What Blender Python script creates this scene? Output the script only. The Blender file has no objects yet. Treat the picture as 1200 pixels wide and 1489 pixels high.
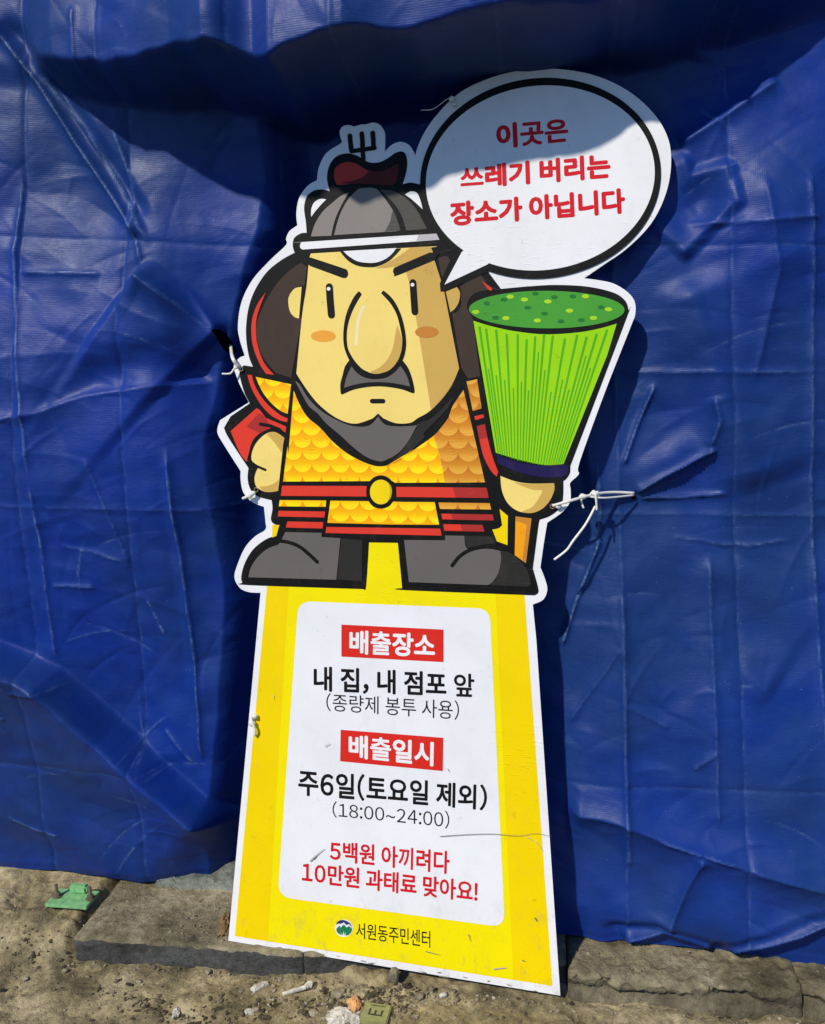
import bpy, bmesh, math, random
import numpy as np
from mathutils import Vector, Matrix
from mathutils.geometry import tessellate_polygon

random.seed(7)
rng = np.random.default_rng(11)
scene = bpy.context.scene
COL = scene.collection

# ------------------------------------------------------------------ camera
F, CX, CY = 1200.0, 600.0, 744.5
CAM = Vector((0.0, 0.0, 1.05))
AX = Matrix(((0.98855479, -0.00220374, -0.15084621),      # rows: world X, Y, Z in (right, down, forward)
             (0.14859354, -0.15853333, 0.97610816),
             (-0.02606524, -0.98735117, -0.15639142)))
cam_data = bpy.data.cameras.new('camera')
cam = bpy.data.objects.new('camera', cam_data)
COL.objects.link(cam)
cam_data.sensor_fit = 'HORIZONTAL'
cam_data.sensor_width = 36.0
cam_data.lens = 36.0
cam_data.clip_start = 0.01
cam_data.clip_end = 1000
m = Matrix.Identity(4)
for r in range(3):
    m[r][0], m[r][1], m[r][2] = AX[r][0], -AX[r][1], -AX[r][2]
    m[r][3] = CAM[r]
cam.matrix_world = m
scene.camera = cam

# ------------------------------------------------------------------ sky, sun, exposure
SUN_AZ, SUN_EL = math.radians(28), math.radians(42)        # to the left of the wall's normal, above the horizon
sun_dir = Vector((-math.sin(SUN_AZ) * math.cos(SUN_EL), -math.cos(SUN_AZ) * math.cos(SUN_EL), math.sin(SUN_EL)))
world = bpy.data.worlds.new('World')
scene.world = world
world.use_nodes = True
wn = world.node_tree
for n in list(wn.nodes):
    wn.nodes.remove(n)
wo = wn.nodes.new('ShaderNodeOutputWorld')
wb = wn.nodes.new('ShaderNodeBackground')
ws = wn.nodes.new('ShaderNodeTexSky')
ws.sky_type = 'NISHITA'
ws.sun_disc = False
ws.sun_elevation = SUN_EL
ws.sun_rotation = math.atan2(sun_dir.x, sun_dir.y) % (2 * math.pi)
ws.air_density = 1.0
ws.dust_density = 0.0
ws.ozone_density = 10.0
ws.altitude = 1500
wb.inputs['Strength'].default_value = 0.13
wn.links.new(ws.outputs[0], wb.inputs[0])
wn.links.new(wb.outputs[0], wo.inputs[0])
sd = bpy.data.lights.new('sun', 'SUN')
sd.energy = 3.95
sd.angle = math.radians(1.8)
sd.color = (1.0, 0.94, 0.825)
sun = bpy.data.objects.new('sun', sd)
COL.objects.link(sun)
sun.location = sun_dir * 20
sun.rotation_euler = sun_dir.to_track_quat('Z', 'Y').to_euler()
scene.view_settings.view_transform = 'Standard'
scene.view_settings.look = 'None'
scene.view_settings.gamma = 1.0
scene.view_settings.use_curve_mapping = False
scene.view_settings.exposure = 0.0
scene.cycles.max_bounces = 8
scene.cycles.use_denoising = True


# ------------------------------------------------------------------ helpers: places
def ray(x, y):
    return (AX @ Vector((x - CX, y - CY, F))).normalized()


def on_y(x, y, Y):
    r = ray(x, y)
    return CAM + r * (Y / r.y)


def on_z(x, y, Z):
    r = ray(x, y)
    return CAM + r * ((Z - CAM.z) / r.z)


def lin(c):
    return tuple((v / 255 / 12.92) if v / 255 <= 0.04045 else ((v / 255 + 0.055) / 1.055) ** 2.4 for v in c)


# ------------------------------------------------------------------ helpers: materials
class NT:
    def __init__(self, name):
        self.m = bpy.data.materials.new(name)
        self.m.use_nodes = True
        self.t = self.m.node_tree
        self.b = next(n for n in self.t.nodes if n.type == 'BSDF_PRINCIPLED')

    def n(self, kind, **kw):
        nd = self.t.nodes.new('ShaderNode' + kind)
        for k, v in kw.items():
            if k.startswith('in_'):
                key = k[3:]
                nd.inputs[int(key) if key.isdigit() else key].default_value = v
            else:
                setattr(nd, k, v)
        return nd

    def l(self, a, b):
        self.t.links.new(a, b)

    def math(self, op, a, b=None, c=None):
        nd = self.n('Math', operation=op)
        for i, v in enumerate((a, b, c)):
            if v is None:
                continue
            if isinstance(v, (int, float)):
                nd.inputs[i].default_value = v
            else:
                self.l(v, nd.inputs[i])
        return nd.outputs[0]

    def ramp(self, fac, stops):
        nd = self.n('ValToRGB')
        e = nd.color_ramp.elements
        while len(e) < len(stops):
            e.new(0.5)
        for s, (p, c) in zip(e, stops):
            s.position = p
            s.color = (*c, 1) if len(c) == 3 else c
        self.l(fac, nd.inputs[0])
        return nd.outputs[0]

    def mix(self, fac, a, b, mode='MIX'):
        nd = self.n('Mix', data_type='RGBA', blend_type=mode)
        for i, v in ((0, fac), (6, a), (7, b)):
            if isinstance(v, (int, float)):
                nd.inputs[i].default_value = v
            elif isinstance(v, tuple):
                nd.inputs[i].default_value = (*v, 1)
            else:
                self.l(v, nd.inputs[i])
        return nd.outputs[2]

    def bump(self, h, strength, dist, prev=None):
        nd = self.n('Bump')
        nd.inputs['Strength'].default_value = strength
        nd.inputs['Distance'].default_value = dist
        self.l(h, nd.inputs['Height'])
        if prev is not None:
            self.l(prev, nd.inputs['Normal'])
        return nd.outputs[0]

    def noise(self, scale, detail=3, rough=0.55, vec=None, stretch=None):
        if vec is None:
            tc = self.n('NewGeometry')
            vec = tc.outputs['Position']
        if stretch:
            mp = self.n('Mapping')
            mp.inputs['Scale'].default_value = stretch
            self.l(vec, mp.inputs[0])
            vec = mp.outputs[0]
        nd = self.n('TexNoise')
        nd.inputs['Scale'].default_value = scale
        nd.inputs['Detail'].default_value = detail
        nd.inputs['Roughness'].default_value = rough
        self.l(vec, nd.inputs['Vector'])
        return nd.outputs[0]


def vinyl_surface(k, base):
    """dirt, fading and the small trapped-air wrinkles that every printed area of the board shares"""
    spot = k.ramp(k.noise(9, 4, 0.6), [(0.35, (0.93, 0.93, 0.93)), (0.65, (1, 1, 1))])
    grime = k.ramp(k.noise(55, 5, 0.7), [(0.24, (0.62, 0.60, 0.55)), (0.36, (1, 1, 1))])
    c = k.mix(1.0, base, spot, 'MULTIPLY')
    c = k.mix(0.8, c, grime, 'MULTIPLY')
    gp = k.n('NewGeometry')
    sx = k.n('SeparateXYZ')
    k.l(gp.outputs['Position'], sx.inputs[0])
    low = k.math('SUBTRACT', 1.0, k.math('MULTIPLY', sx.outputs[2], 4.5))
    low = k.math('MAXIMUM', low, 0.12)
    mud = k.ramp(k.noise(38, 6, 0.75, stretch=(1, 1, 0.6)), [(0.52, (0, 0, 0)), (0.72, (1, 1, 1))])
    c = k.mix(k.math('MULTIPLY', k.math('MULTIPLY', mud, low), 0.55), c, (0.22, 0.17, 0.10))
    k.l(c, k.b.inputs['Base Color'])
    k.b.inputs['Roughness'].default_value = 0.5
    k.b.inputs['Specular IOR Level'].default_value = 0.12
    wr = k.ramp(k.noise(60, 2, 0.5, stretch=(1, 1, 4.5)), [(0.60, (0, 0, 0)), (0.72, (1, 1, 1))])
    mask = k.ramp(k.noise(6, 2, 0.5), [(0.54, (0, 0, 0)), (0.66, (1, 1, 1))])
    h = k.math('MULTIPLY', wr, mask)
    n1 = k.bump(h, 0.4, 0.0012)
    n2 = k.bump(k.noise(240, 2, 0.5), 0.12, 0.0004, n1)
    n3 = k.bump(k.noise(5, 2, 0.5), 0.35, 0.004, n2)
    k.l(n3, k.b.inputs['Normal'])


MATS = {}


def ink(name, rgb):
    if name not in MATS:
        k = NT('print_' + name)
        c = tuple(v * 0.93 for v in lin(rgb))
        rgbn = k.n('RGB')
        rgbn.outputs[0].default_value = (*c, 1)
        vinyl_surface(k, rgbn.outputs[0])
        MATS[name] = k.m
    return MATS[name]


def scale_armour(name, stops):
    k = NT('print_' + name)
    uv = k.n('UVMap')
    sx = k.n('SeparateXYZ')
    mp = k.n('Mapping')
    mp.inputs['Rotation'].default_value = (0, 0, math.radians(-2.2))
    k.l(uv.outputs[0], mp.inputs[0])
    k.l(mp.outputs[0], sx.inputs[0])
    u = k.math('DIVIDE', sx.outputs[0], 0.0335)
    v = k.math('DIVIDE', k.math('SUBTRACT', 2.0, sx.outputs[1]), 0.0208)
    r = k.math('FLOOR', v)
    fv = k.math('FRACT', v)
    off = k.math('MULTIPLY', k.math('MODULO', r, 2.0), 0.5)
    fx = k.math('FRACT', k.math('ADD', u, off))
    dx = k.math('MULTIPLY', k.math('SUBTRACT', fx, 0.5), 2.0)
    arc = k.math('MULTIPLY', k.math('SQRT', k.math('MAXIMUM', k.math('SUBTRACT', 1.0, k.math('MULTIPLY', dx, dx)), 0.0)), 0.78)
    inside = k.math('LESS_THAN', fv, arc)
    # upper scale: distance since its own top = fv + 1 ; lower scale: fv
    t = k.math('ADD', fv, inside)
    t = k.math('DIVIDE', t, 1.8)
    vinyl_surface(k, k.ramp(t, stops))
    return k.m


MATS['scales'] = scale_armour('gold_scales', [(0.0, lin((243, 130, 18))), (0.3, lin((250, 165, 10))), (0.58, lin((252, 188, 5))), (0.8, lin((254, 222, 20))), (1.0, lin((254, 226, 30)))])
MATS['scales_dark'] = scale_armour('dark_gold_scales', [(0.0, lin((188, 100, 38))), (0.3, lin((203, 122, 38))), (0.58, lin((214, 140, 38))), (0.8, lin((232, 168, 62))), (1.0, lin((235, 172, 66)))])
INK = dict(white=(243, 241, 240), yellow=(250, 216, 0), paleyellow=(252, 232, 2), panel=(240, 239, 240), red=(228, 62, 46), letterred=(215, 28, 40),
           boxred=(222, 44, 34), darkred=(176, 50, 44), skin=(250, 220, 122), skinshade=(213, 172, 88), hair=(68, 54, 46), grey=(108, 101, 97), midgrey=(140, 133, 126),
           darkgrey=(47, 45, 42), helmetdark=(84, 80, 74), black=(20, 19, 18), letterblack=(24, 21, 23), palegrey=(196, 190, 192), blush=(243, 165, 62), blushdark=(203, 130, 55),
           plume=(196, 62, 52), plumedark=(96, 36, 32), greentop=(74, 158, 54), lime=(158, 218, 16), stripe=(86, 178, 26), greendot=(40, 118, 52), limedot=(170, 218, 44),
           navy=(34, 26, 78), orange=(250, 165, 22), orangedark=(205, 135, 50), buckle=(250, 216, 16), buckledark=(218, 178, 26), gloss=(250, 232, 180), logoblue=(32, 40, 120), logogreen=(30, 125, 80), tone=(252, 240, 205))


def M(k):
    return MATS[k] if k in MATS and k.startswith('scales') else ink(k, INK[k])


# ------------------------------------------------------------------ helpers: objects
def link_mesh(name, verts, faces, mat, parent=None, origin=None, smooth=False, uvs=None):
    me = bpy.data.meshes.new(name)
    if origin is not None:
        o0 = Vector(origin)
    elif parent is not None and parent.get("_org") is not None:
        o0 = Vector(parent["_org"])
    else:
        o0 = Vector((0, 0, 0))
    me.from_pydata([tuple(Vector(v) - o0) for v in verts], [], faces)
    if uvs:
        ul = me.uv_layers.new(name='UVMap')
        for lp in me.loops:
            ul.data[lp.index].uv = uvs[lp.vertex_index]
    me.materials.append(mat)
    if smooth:
        me.polygons.foreach_set('use_smooth', [True] * len(me.polygons))
    me.update()
    ob = bpy.data.objects.new(name, me)
    COL.objects.link(ob)
    if parent is not None:
        ob.parent = parent
        if parent.get('_org') is None:
            pass
    elif origin is not None:
        ob.location = origin
    return ob


def tag(o, label=None, cat=None, group=None, kind=None):
    if label: o['label'] = label
    if cat: o['category'] = cat
    if group: o['group'] = group
    if kind: o['kind'] = kind
    return o


def empty(name, loc, label, cat, group=None):
    o = bpy.data.objects.new(name, None)
    o.empty_display_size = 0.05
    COL.objects.link(o)
    o.location = loc
    return tag(o, label, cat, group)


def tube(name, pts, radius, mat, parent=None, seg=8, label=None, cat=None, group=None, n_sub=8, taper=None):
    P = [Vector(p) for p in pts]
    fine = []
    for i in range(len(P) - 1):
        p0, p1, p2, p3 = P[max(i - 1, 0)], P[i], P[i + 1], P[min(i + 2, len(P) - 1)]
        for j in range(n_sub):
            t = j / n_sub
            fine.append(0.5 * ((2 * p1) + (-p0 + p2) * t + (2 * p0 - 5 * p1 + 4 * p2 - p3) * t * t + (-p0 + 3 * p1 - 3 * p2 + p3) * t ** 3))
    fine.append(P[-1])
    vs, fs = [], []
    up = Vector((0.3, 0.2, 0.93))
    for i, p in enumerate(fine):
        d = (fine[min(i + 1, len(fine) - 1)] - fine[max(i - 1, 0)]).normalized()
        a = d.cross(up)
        if a.length < 1e-3: a = d.cross(Vector((1, 0, 0)))
        a.normalize()
        b = d.cross(a)
        rr = radius * (taper(i / (len(fine) - 1)) if taper else 1)
        for k in range(seg):
            an = 2 * math.pi * k / seg
            vs.append(p + a * (math.cos(an) * rr) + b * (math.sin(an) * rr))
    for i in range(len(fine) - 1):
        for k in range(seg):
            k2 = (k + 1) % seg
            fs.append((i * seg + k, i * seg + k2, (i + 1) * seg + k2, (i + 1) * seg + k))
    fs.append(tuple(range(seg))[::-1])
    fs.append(tuple((len(fine) - 1) * seg + k for k in range(seg)))
    org = P[0] if parent is None else None
    o = link_mesh(name, vs, fs, mat, parent, org, True)
    return tag(o, label, cat, group)


# ------------------------------------------------------------------ numpy noise
_GRIDS = {}


def vnoise(x, z, freq, seed):
    """smooth value noise in -1..1"""
    if seed not in _GRIDS:
        _GRIDS[seed] = np.random.default_rng(seed).uniform(-1, 1, (256, 256))
    g = _GRIDS[seed]
    xs, zs = np.asarray(x) * freq + 57.3, np.asarray(z) * freq + 31.7
    xi, zi = np.floor(xs).astype(int), np.floor(zs).astype(int)
    xf, zf = xs - xi, zs - zi
    xf, zf = xf * xf * (3 - 2 * xf), zf * zf * (3 - 2 * zf)
    a, b = g[xi % 256, zi % 256], g[(xi + 1) % 256, zi % 256]
    c, d = g[xi % 256, (zi + 1) % 256], g[(xi + 1) % 256, (zi + 1) % 256]
    return (a * (1 - xf) + b * xf) * (1 - zf) + (c * (1 - xf) + d * xf) * zf


def fbm(x, z, freq, seed, octaves=4, gain=0.5):
    s, a = 0, 1
    for i in range(octaves):
        s = s + a * vnoise(x, z, freq, seed + i)
        freq, a = freq * 2.03, a * gain
    return s


def sstep(a, b, x):
    t = np.clip((x - a) / (b - a), 0, 1)
    return t * t * (3 - 2 * t)


# ------------------------------------------------------------------ materials of the place
def concrete(name, dark, mid, light, rough=0.9, scale=1.0, dirt=0.5):
    k = NT(name)
    a = k.ramp(k.noise(9 * scale, 6, 0.65), [(0.3, dark), (0.5, mid), (0.72, light)])
    b = k.ramp(k.noise(70 * scale, 5, 0.7), [(0.3, (0.45, 0.43, 0.4)), (0.5, (0.9, 0.9, 0.9)), (0.68, (1.25, 1.22, 1.15))])
    c = k.mix(0.8, a, b, 'MULTIPLY')
    vo = k.n('TexVoronoi')
    vo.inputs['Scale'].default_value = 260 * scale
    gp = k.n('NewGeometry')
    k.l(gp.outputs['Position'], vo.inputs['Vector'])
    sp = k.ramp(vo.outputs['Distance'], [(0.12, (0.35, 0.33, 0.3)), (0.3, (1, 1, 1))])
    c = k.mix(dirt, c, sp, 'MULTIPLY')
    k.l(c, k.b.inputs['Base Color'])
    k.b.inputs['Roughness'].default_value = rough
    k.b.inputs['Specular IOR Level'].default_value = 0.25
    patch = k.ramp(k.noise(4.5 * scale, 5, 0.7), [(0.36, (0.62, 0.62, 0.60)), (0.52, (1, 1, 1))])
    c = k.mix(0.75, c, patch, 'MULTIPLY')
    k.l(c, k.b.inputs['Base Color'])
    n1 = k.bump(k.noise(120 * scale, 6, 0.75), 1.0, 0.005)
    n2 = k.bump(vo.outputs['Distance'], 0.4, 0.0015, n1)
    k.l(n2, k.b.inputs['Normal'])
    return k.m


M_ground = concrete('pavement_concrete', (0.17, 0.14, 0.08), (0.375, 0.305, 0.165), (0.62, 0.52, 0.32))
M_asphalt = concrete('added_road_asphalt', (0.035, 0.035, 0.036), (0.05, 0.05, 0.05), (0.07, 0.07, 0.07))  # dark tone for unseen ground, chosen to weaken its warm bounce
M_kerb = concrete('kerb_concrete', (0.12, 0.10, 0.06), (0.26, 0.22, 0.135), (0.50, 0.42, 0.28))
M_face = concrete('kerb_face_stone', (0.05, 0.05, 0.045), (0.085, 0.085, 0.08), (0.12, 0.12, 0.11), 0.7, 1.2, 0.3)
M_side = concrete('kerb_broken_side', (0.07, 0.06, 0.04), (0.17, 0.145, 0.095), (0.34, 0.29, 0.19))
M_mortar = concrete('mortar_grey', (0.10, 0.11, 0.09), (0.19, 0.21, 0.18), (0.30, 0.32, 0.27))
M_wall = concrete('wall_cement', (0.07, 0.07, 0.065), (0.11, 0.11, 0.10), (0.16, 0.16, 0.14))
M_stone = concrete('pebble_stone', (0.14, 0.115, 0.08), (0.38, 0.32, 0.22), (0.65, 0.58, 0.44), 0.85, 1.6)


def plain(name, col, rough=0.5, metal=0.0, bump=None, var=0.25, spec=0.5):
    k = NT(name)
    v = k.ramp(k.noise(90, 4, 0.6), [(0.3, (1 - var,) * 3), (0.7, (1 + var * 0.4,) * 3)])
    rgb = k.n('RGB')
    rgb.outputs[0].default_value = (*col, 1)
    k.l(k.mix(1.0, rgb.outputs[0], v, 'MULTIPLY'), k.b.inputs['Base Color'])
    k.b.inputs['Roughness'].default_value = rough
    k.b.inputs['Metallic'].default_value = metal
    k.b.inputs['Specular IOR Level'].default_value = spec
    if bump:
        k.l(k.bump(k.noise(bump[0], 4, 0.6), bump[1], 0.002), k.b.inputs['Normal'])
    return k.m


M_foam = plain('foam_board_edge', (0.72, 0.72, 0.70), 0.6, var=0.2, bump=(300, 0.2))
M_tie = plain('cable_tie_nylon', (0.78, 0.76, 0.68), 0.4, var=0.15)
M_green = plain('green_painted_steel', (0.22, 0.48, 0.20), 0.45, var=0.35, bump=(150, 0.3))
M_bolt = plain('rusty_zinc', (0.30, 0.22, 0.15), 0.55, 0.6, var=0.5, bump=(400, 0.5))
M_paper = plain('scrap_paper', (0.60, 0.56, 0.47), 0.85, var=0.5, bump=(300, 0.4))
M_filter = plain('orange_filter_paper', (0.72, 0.36, 0.13), 0.8, var=0.3)
M_leaf = plain('dry_leaf', (0.22, 0.12, 0.05), 0.8, var=0.5, bump=(200, 0.6))
M_olive = plain('olive_plastic', (0.27, 0.27, 0.10), 0.45, var=0.25)
M_dark = plain('dark_marking', (0.03, 0.03, 0.025), 0.6)
M_twig = plain('grey_twig', (0.20, 0.17, 0.12), 0.9, var=0.5)

# tarpaulin: woven blue polyethylene, slightly glossy, whitened where it has been creased
k = NT('blue_woven_tarpaulin')
at = k.n('Attribute', attribute_name='wear')
big = k.ramp(k.noise(3.2, 3, 0.55), [(0.34, (0, 0, 0)), (0.64, (1, 1, 1))])
base = k.mix(big, (0.002, 0.026, 0.225), (0.005, 0.030, 0.145))
dusty = k.ramp(k.noise(14, 6, 0.7), [(0.42, (0, 0, 0)), (0.75, (1, 1, 1))])
base = k.mix(k.math('MULTIPLY', dusty, 0.12), base, (0.05, 0.11, 0.26))
specks = k.ramp(k.noise(420, 2, 0.5), [(0.765, (0, 0, 0)), (0.79, (1, 1, 1))])
base = k.mix(k.math('MULTIPLY', specks, 0.5), base, (0.5, 0.55, 0.6))
brk = k.ramp(k.noise(48, 6, 0.75), [(0.42, (0, 0, 0)), (0.62, (1, 1, 1))])
base = k.mix(k.math('MULTIPLY', k.math('MULTIPLY', at.outputs['Fac'], brk), 0.8), base, (0.22, 0.36, 0.55))
k.l(base, k.b.inputs['Base Color'])
k.b.inputs['Specular IOR Level'].default_value = 0.27
rg = k.ramp(k.noise(22, 5, 0.7), [(0.3, (0.42,) * 3), (0.7, (0.58,) * 3)])
k.l(rg, k.b.inputs['Roughness'])
gp = k.n('NewGeometry')
sp = k.n('SeparateXYZ')
k.l(gp.outputs['Position'], sp.inputs[0])
wv = k.math('ADD', k.math('SINE', k.math('MULTIPLY', sp.outputs[2], 2 * math.pi / 0.0031)), k.math('MULTIPLY', k.math('SINE', k.math('MULTIPLY', sp.outputs[0], 2 * math.pi / 0.0031)), 0.5))
n1 = k.bump(wv, 0.10, 0.0004)
n2 = k.bump(k.noise(14, 5, 0.5, stretch=(1, 1, 1.3)), 0.42, 0.006, n1)
n3 = k.bump(k.ramp(k.noise(85, 4, 0.6, stretch=(0.8, 1, 2.2)), [(0.35, (0, 0, 0)), (0.65, (1, 1, 1))]), 0.12, 0.0012, n2)
k.l(n3, k.b.inputs['Normal'])
M_tarp = k.m

# ------------------------------------------------------------------ pavement
KY, KH = 1.285, 0.043        # kerb face and height


def grid_mesh(name, xs, ys, fz, mat, kind=None, smooth=True):
    X, Y = np.meshgrid(xs, ys, indexing='ij')
    Z = fz(X, Y)
    nx, ny = len(xs), len(ys)
    co = np.stack([X, Y, Z], -1).reshape(-1, 3)
    i, j = np.meshgrid(np.arange(nx - 1), np.arange(ny - 1), indexing='ij')
    a = (i * ny + j).ravel()
    faces = np.stack([a, a + ny, a + ny + 1, a + 1], -1)
    me = bpy.data.meshes.new(name)
    me.vertices.add(len(co)); me.vertices.foreach_set('co', co.ravel())
    me.loops.add(faces.size); me.loops.foreach_set('vertex_index', faces.ravel().astype(np.int32))
    me.polygons.add(len(faces))
    me.polygons.foreach_set('loop_start', np.arange(0, faces.size, 4, dtype=np.int32))
    me.polygons.foreach_set('loop_total', np.full(len(faces), 4, dtype=np.int32))
    me.update(calc_edges=True)
    me.polygons.foreach_set('use_smooth', [smooth] * len(faces))
    me.materials.append(mat)
    ob = bpy.data.objects.new(name, me)
    COL.objects.link(ob)
    if kind: ob['kind'] = kind
    return ob


def ground_z(X, Y):
    near = sstep(-2.5, -1.3, X) * (1 - sstep(0.8, 2.0, X)) * sstep(0.2, 0.8, Y)
    z = 0.006 * fbm(X, Y, 4, 21, 3) + 0.0048 * fbm(X, Y, 22, 31, 4, 0.65)
    pits = np.clip(fbm(X, Y, 30, 41, 3) - 0.55, 0, 1) * 0.010
    rub = np.clip(fbm(X, Y, 48, 47, 3) - 0.1, 0, 1) * 0.008 * np.exp(-((X + 0.28) / 0.22) ** 2) * sstep(1.05, 1.2, Y)
    # crumbled concrete heaping up to the missing kerb on the left
    lump = sstep(1.235, 1.33, Y) * (1 - sstep(-0.90, -0.865, X)) * 0.040 * sstep(-6, -0.9, X)
    crumb = lump / 0.04 * (0.005 * fbm(X, Y, 30, 51, 4, 0.6))
    dip = -0.004 * np.exp(-((Y - KY) / 0.012) ** 2)
    return (z - pits + rub + dip) * near + lump + crumb * near


xs = np.concatenate([[-300, -100, -40, -15, -6, -3.5, -2.5, -2.0, -1.7], np.arange(-1.5, 0.85, 0.0045), [0.95, 1.1, 1.4, 2, 3.5, 6, 15, 40, 100, 300]])
ys = np.concatenate([[0.62, 0.66, 0.7, 0.76, 0.85], np.arange(0.93, 1.46, 0.0045), [1.5, 1.6, 1.9, 3, 6, 15, 40, 100, 300]])
ground = grid_mesh('pavement', xs, ys, ground_z, M_ground, 'structure')

added_road = grid_mesh('added_road', np.array([-300, -60, -15, -5, -2, -1, 0, 1, 2, 5, 15, 60, 300.0]), np.array([-300, -60, -15, -5, -2, -1, -0.4, 0.1, 0.4, 0.55, 0.618, 0.62]),
                 lambda X, Y: np.where(Y > 0.619, -0.16, -0.05) + 0.003 * fbm(X, Y, 3, 77, 2), M_asphalt, 'structure')  # unseen asphalt added out front to cut warm light bouncing off the ground

# ------------------------------------------------------------------ kerb of separate stones
kerb = bpy.data.objects.new('kerb', None)
COL.objects.link(kerb)
kerb.location = (-0.2, KY, 0)
kerb['kind'] = 'structure'


def kerb_stone(x0, x1, worn, rough_amp, seed, face_mat, back=lambda x: 0.0, name='kerb_stone'):
    """a stone swept along x: profile front bottom -> front top -> back"""
    step = 0.0045
    xs_ = np.concatenate([np.arange(x0, x1 - 1e-6, step), [x1]])
    prof = [(0.0, -0.03)] + [(0.0, t) for t in np.linspace(-0.01, KH - 0.006, 9)] + [(0.0018, KH - 0.0018)] + [(t, KH) for t in np.concatenate([np.linspace(0.006, 0.17, 40), [0.24]])]
    prof = np.array(prof)
    verts, n = [], len(prof)
    for ix, x in enumerate(xs_):
        e = worn(x)
        endr = min(x - x0, x1 - x)
        er = 0.004 * math.exp(-endr / 0.004)
        for iv, (py, pz) in enumerate(prof):
            t = min(1, max(0, (pz / KH)))
            front = math.exp(-py / 0.02)
            a = float(fbm(x, py + pz * 1.7, 26, seed, 4, 0.6))
            b = float(fbm(x, py + pz * 2.0, 90, seed + 9, 2, 0.6))
            y = KY + py + back(x) * math.exp(-py / 0.1) + (e * t * front) + er + (rough_amp * (a * 0.8 + 0.5 * b)) * (0.3 + 0.7 * t) * front * (1 if py < 0.05 else 0.2)
            if face_mat is M_side:                     # broken edge: a horizontal crevice eaten into the face
                y += (0.016 + 0.012 * float(vnoise(x, 0.3, 18, seed + 5))) * math.exp(-((t - 0.45 - 0.2 * float(vnoise(x, 0.7, 12, seed + 6))) / 0.2) ** 2) * front
            z = pz - (e * 0.6) * front * t - er * t + rough_amp * 0.45 * (a + 0.6 * b) * t
            z += 0.004 * float(vnoise(x, py, 7, seed + 3)) * t * (1 - front)
            verts.append((x, y, z))
    faces, mats = [], []
    for ix in range(len(xs_) - 1):
        for iv in range(n - 1):
            a = ix * n + iv
            faces.append((a, a + n, a + n + 1, a + 1))
            mats.append(1 if iv < 9 else 0)
    for ix in (0, len(xs_) - 1):                      # closed ends
        ring = [ix * n + i for i in range(n)]
        verts.append((xs_[ix], KY + 0.24, -0.03))
        ring.append(len(verts) - 1)
        faces.append(tuple(ring if ix == 0 else ring[::-1]))
        mats.append(0)
    o = link_mesh(name, verts, faces, M_kerb, kerb, kerb.location, True)
    o.data.materials.append(face_mat)
    o.data.polygons.foreach_set('material_index', mats)
    return o


kerb_stone(-0.862, -0.42, lambda x: 0.0, 0.0036, 101, M_face)
kerb_stone(-0.418, 0.047, lambda x: 0.008 * float(sstep(-0.40, -0.30, x)), 0.004, 140, M_face, lambda x: 0.032 * float(sstep(-0.418, -0.30, x)))
kerb_stone(0.049, 0.428, lambda x: 0.006, 0.0085, 170, M_side)
kerb_stone(0.431, 0.92, lambda x: 0.006, 0.0075, 200, M_side)
kerb_stone(0.923, 1.42, lambda x: 0.003, 0.006, 230, M_side)

# mortar bed at the foot of the wall, seen under the tarp's hem
for xa, xb, hh, yy in ((-1.6, -0.93, 0.022, 1.47), (-0.80, -0.555, 0.036, 1.445)):
    pass


def slab(name, x0, x1, y0, y1, z0, z1, mat, amp, seed, step=0.012):
    bm = bmesh.new()
    bmesh.ops.create_cube(bm, size=1)
    for v in bm.verts:
        v.co = Vector((x0 if v.co.x < 0 else x1, y0 if v.co.y < 0 else y1, z0 if v.co.z < 0 else z1))
    bmesh.ops.bevel(bm, geom=bm.edges[:], offset=min(0.006, (z1 - z0) * 0.3), segments=2, affect='EDGES')
    for ax, (a, b) in enumerate(((x0, x1), (y0, y1))):
        c = a + step
        while c < b - step * 0.5:
            no = Vector((1, 0, 0)) if ax == 0 else Vector((0, 1, 0))
            bmesh.ops.bisect_plane(bm, geom=bm.verts[:] + bm.edges[:] + bm.faces[:], plane_co=no * c, plane_no=no)
            c += step
    P = np.array([v.co for v in bm.verts])
    d = fbm(P[:, 0], P[:, 1] + P[:, 2], 24, seed, 4, 0.6) * amp
    for v, dd in zip(bm.verts, d):
        v.co += Vector((dd * 0.3, dd, dd * (1 if v.co.z > z0 + 0.004 else 0)))
    me = bpy.data.meshes.new(name)
    bm.to_mesh(me); bm.free()
    me.materials.append(mat)
    me.polygons.foreach_set('use_smooth', [True] * len(me.polygons))
    o = bpy.data.objects.new(name, me)
    COL.objects.link(o)
    return o


bed = slab('mortar_bed', -0.78, -0.50, 1.448, 1.54, 0.02, 0.062, M_mortar, 0.007, 300)
bed['kind'] = 'structure'

# ------------------------------------------------------------------ the wall behind the tarp
wall = slab('wall', -3.0, 2.6, 1.56, 1.72, 0.02, 2.05, M_wall, 0.004, 320, 0.2)
tag(wall, 'dark cement wall hidden behind the blue tarpaulin', 'wall')

# ------------------------------------------------------------------ the sign's plane
BL = Vector((-0.565, 1.303, 0.046))
BR = Vector((0.035, 1.272, 0.0135))
BT = on_y(800, 100, 1.385)
BN = (BR - BL).cross(BT - BL).normalized()
if BN.y > 0: BN = -BN                                  # towards the viewer
BS = (BR - BL).normalized()
BU = BN.cross(BS).normalized()
if BU.z < 0: BU = -BU


def on_board(x, y, layer=0):
    r = ray(x, y)
    t = (BL - CAM).dot(BN) / r.dot(BN)
    return CAM + r * t + BN * (0.00014 * layer)


def board_uv(p):
    return ((p - BL).dot(BS), (p - BL).dot(BU))


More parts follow.
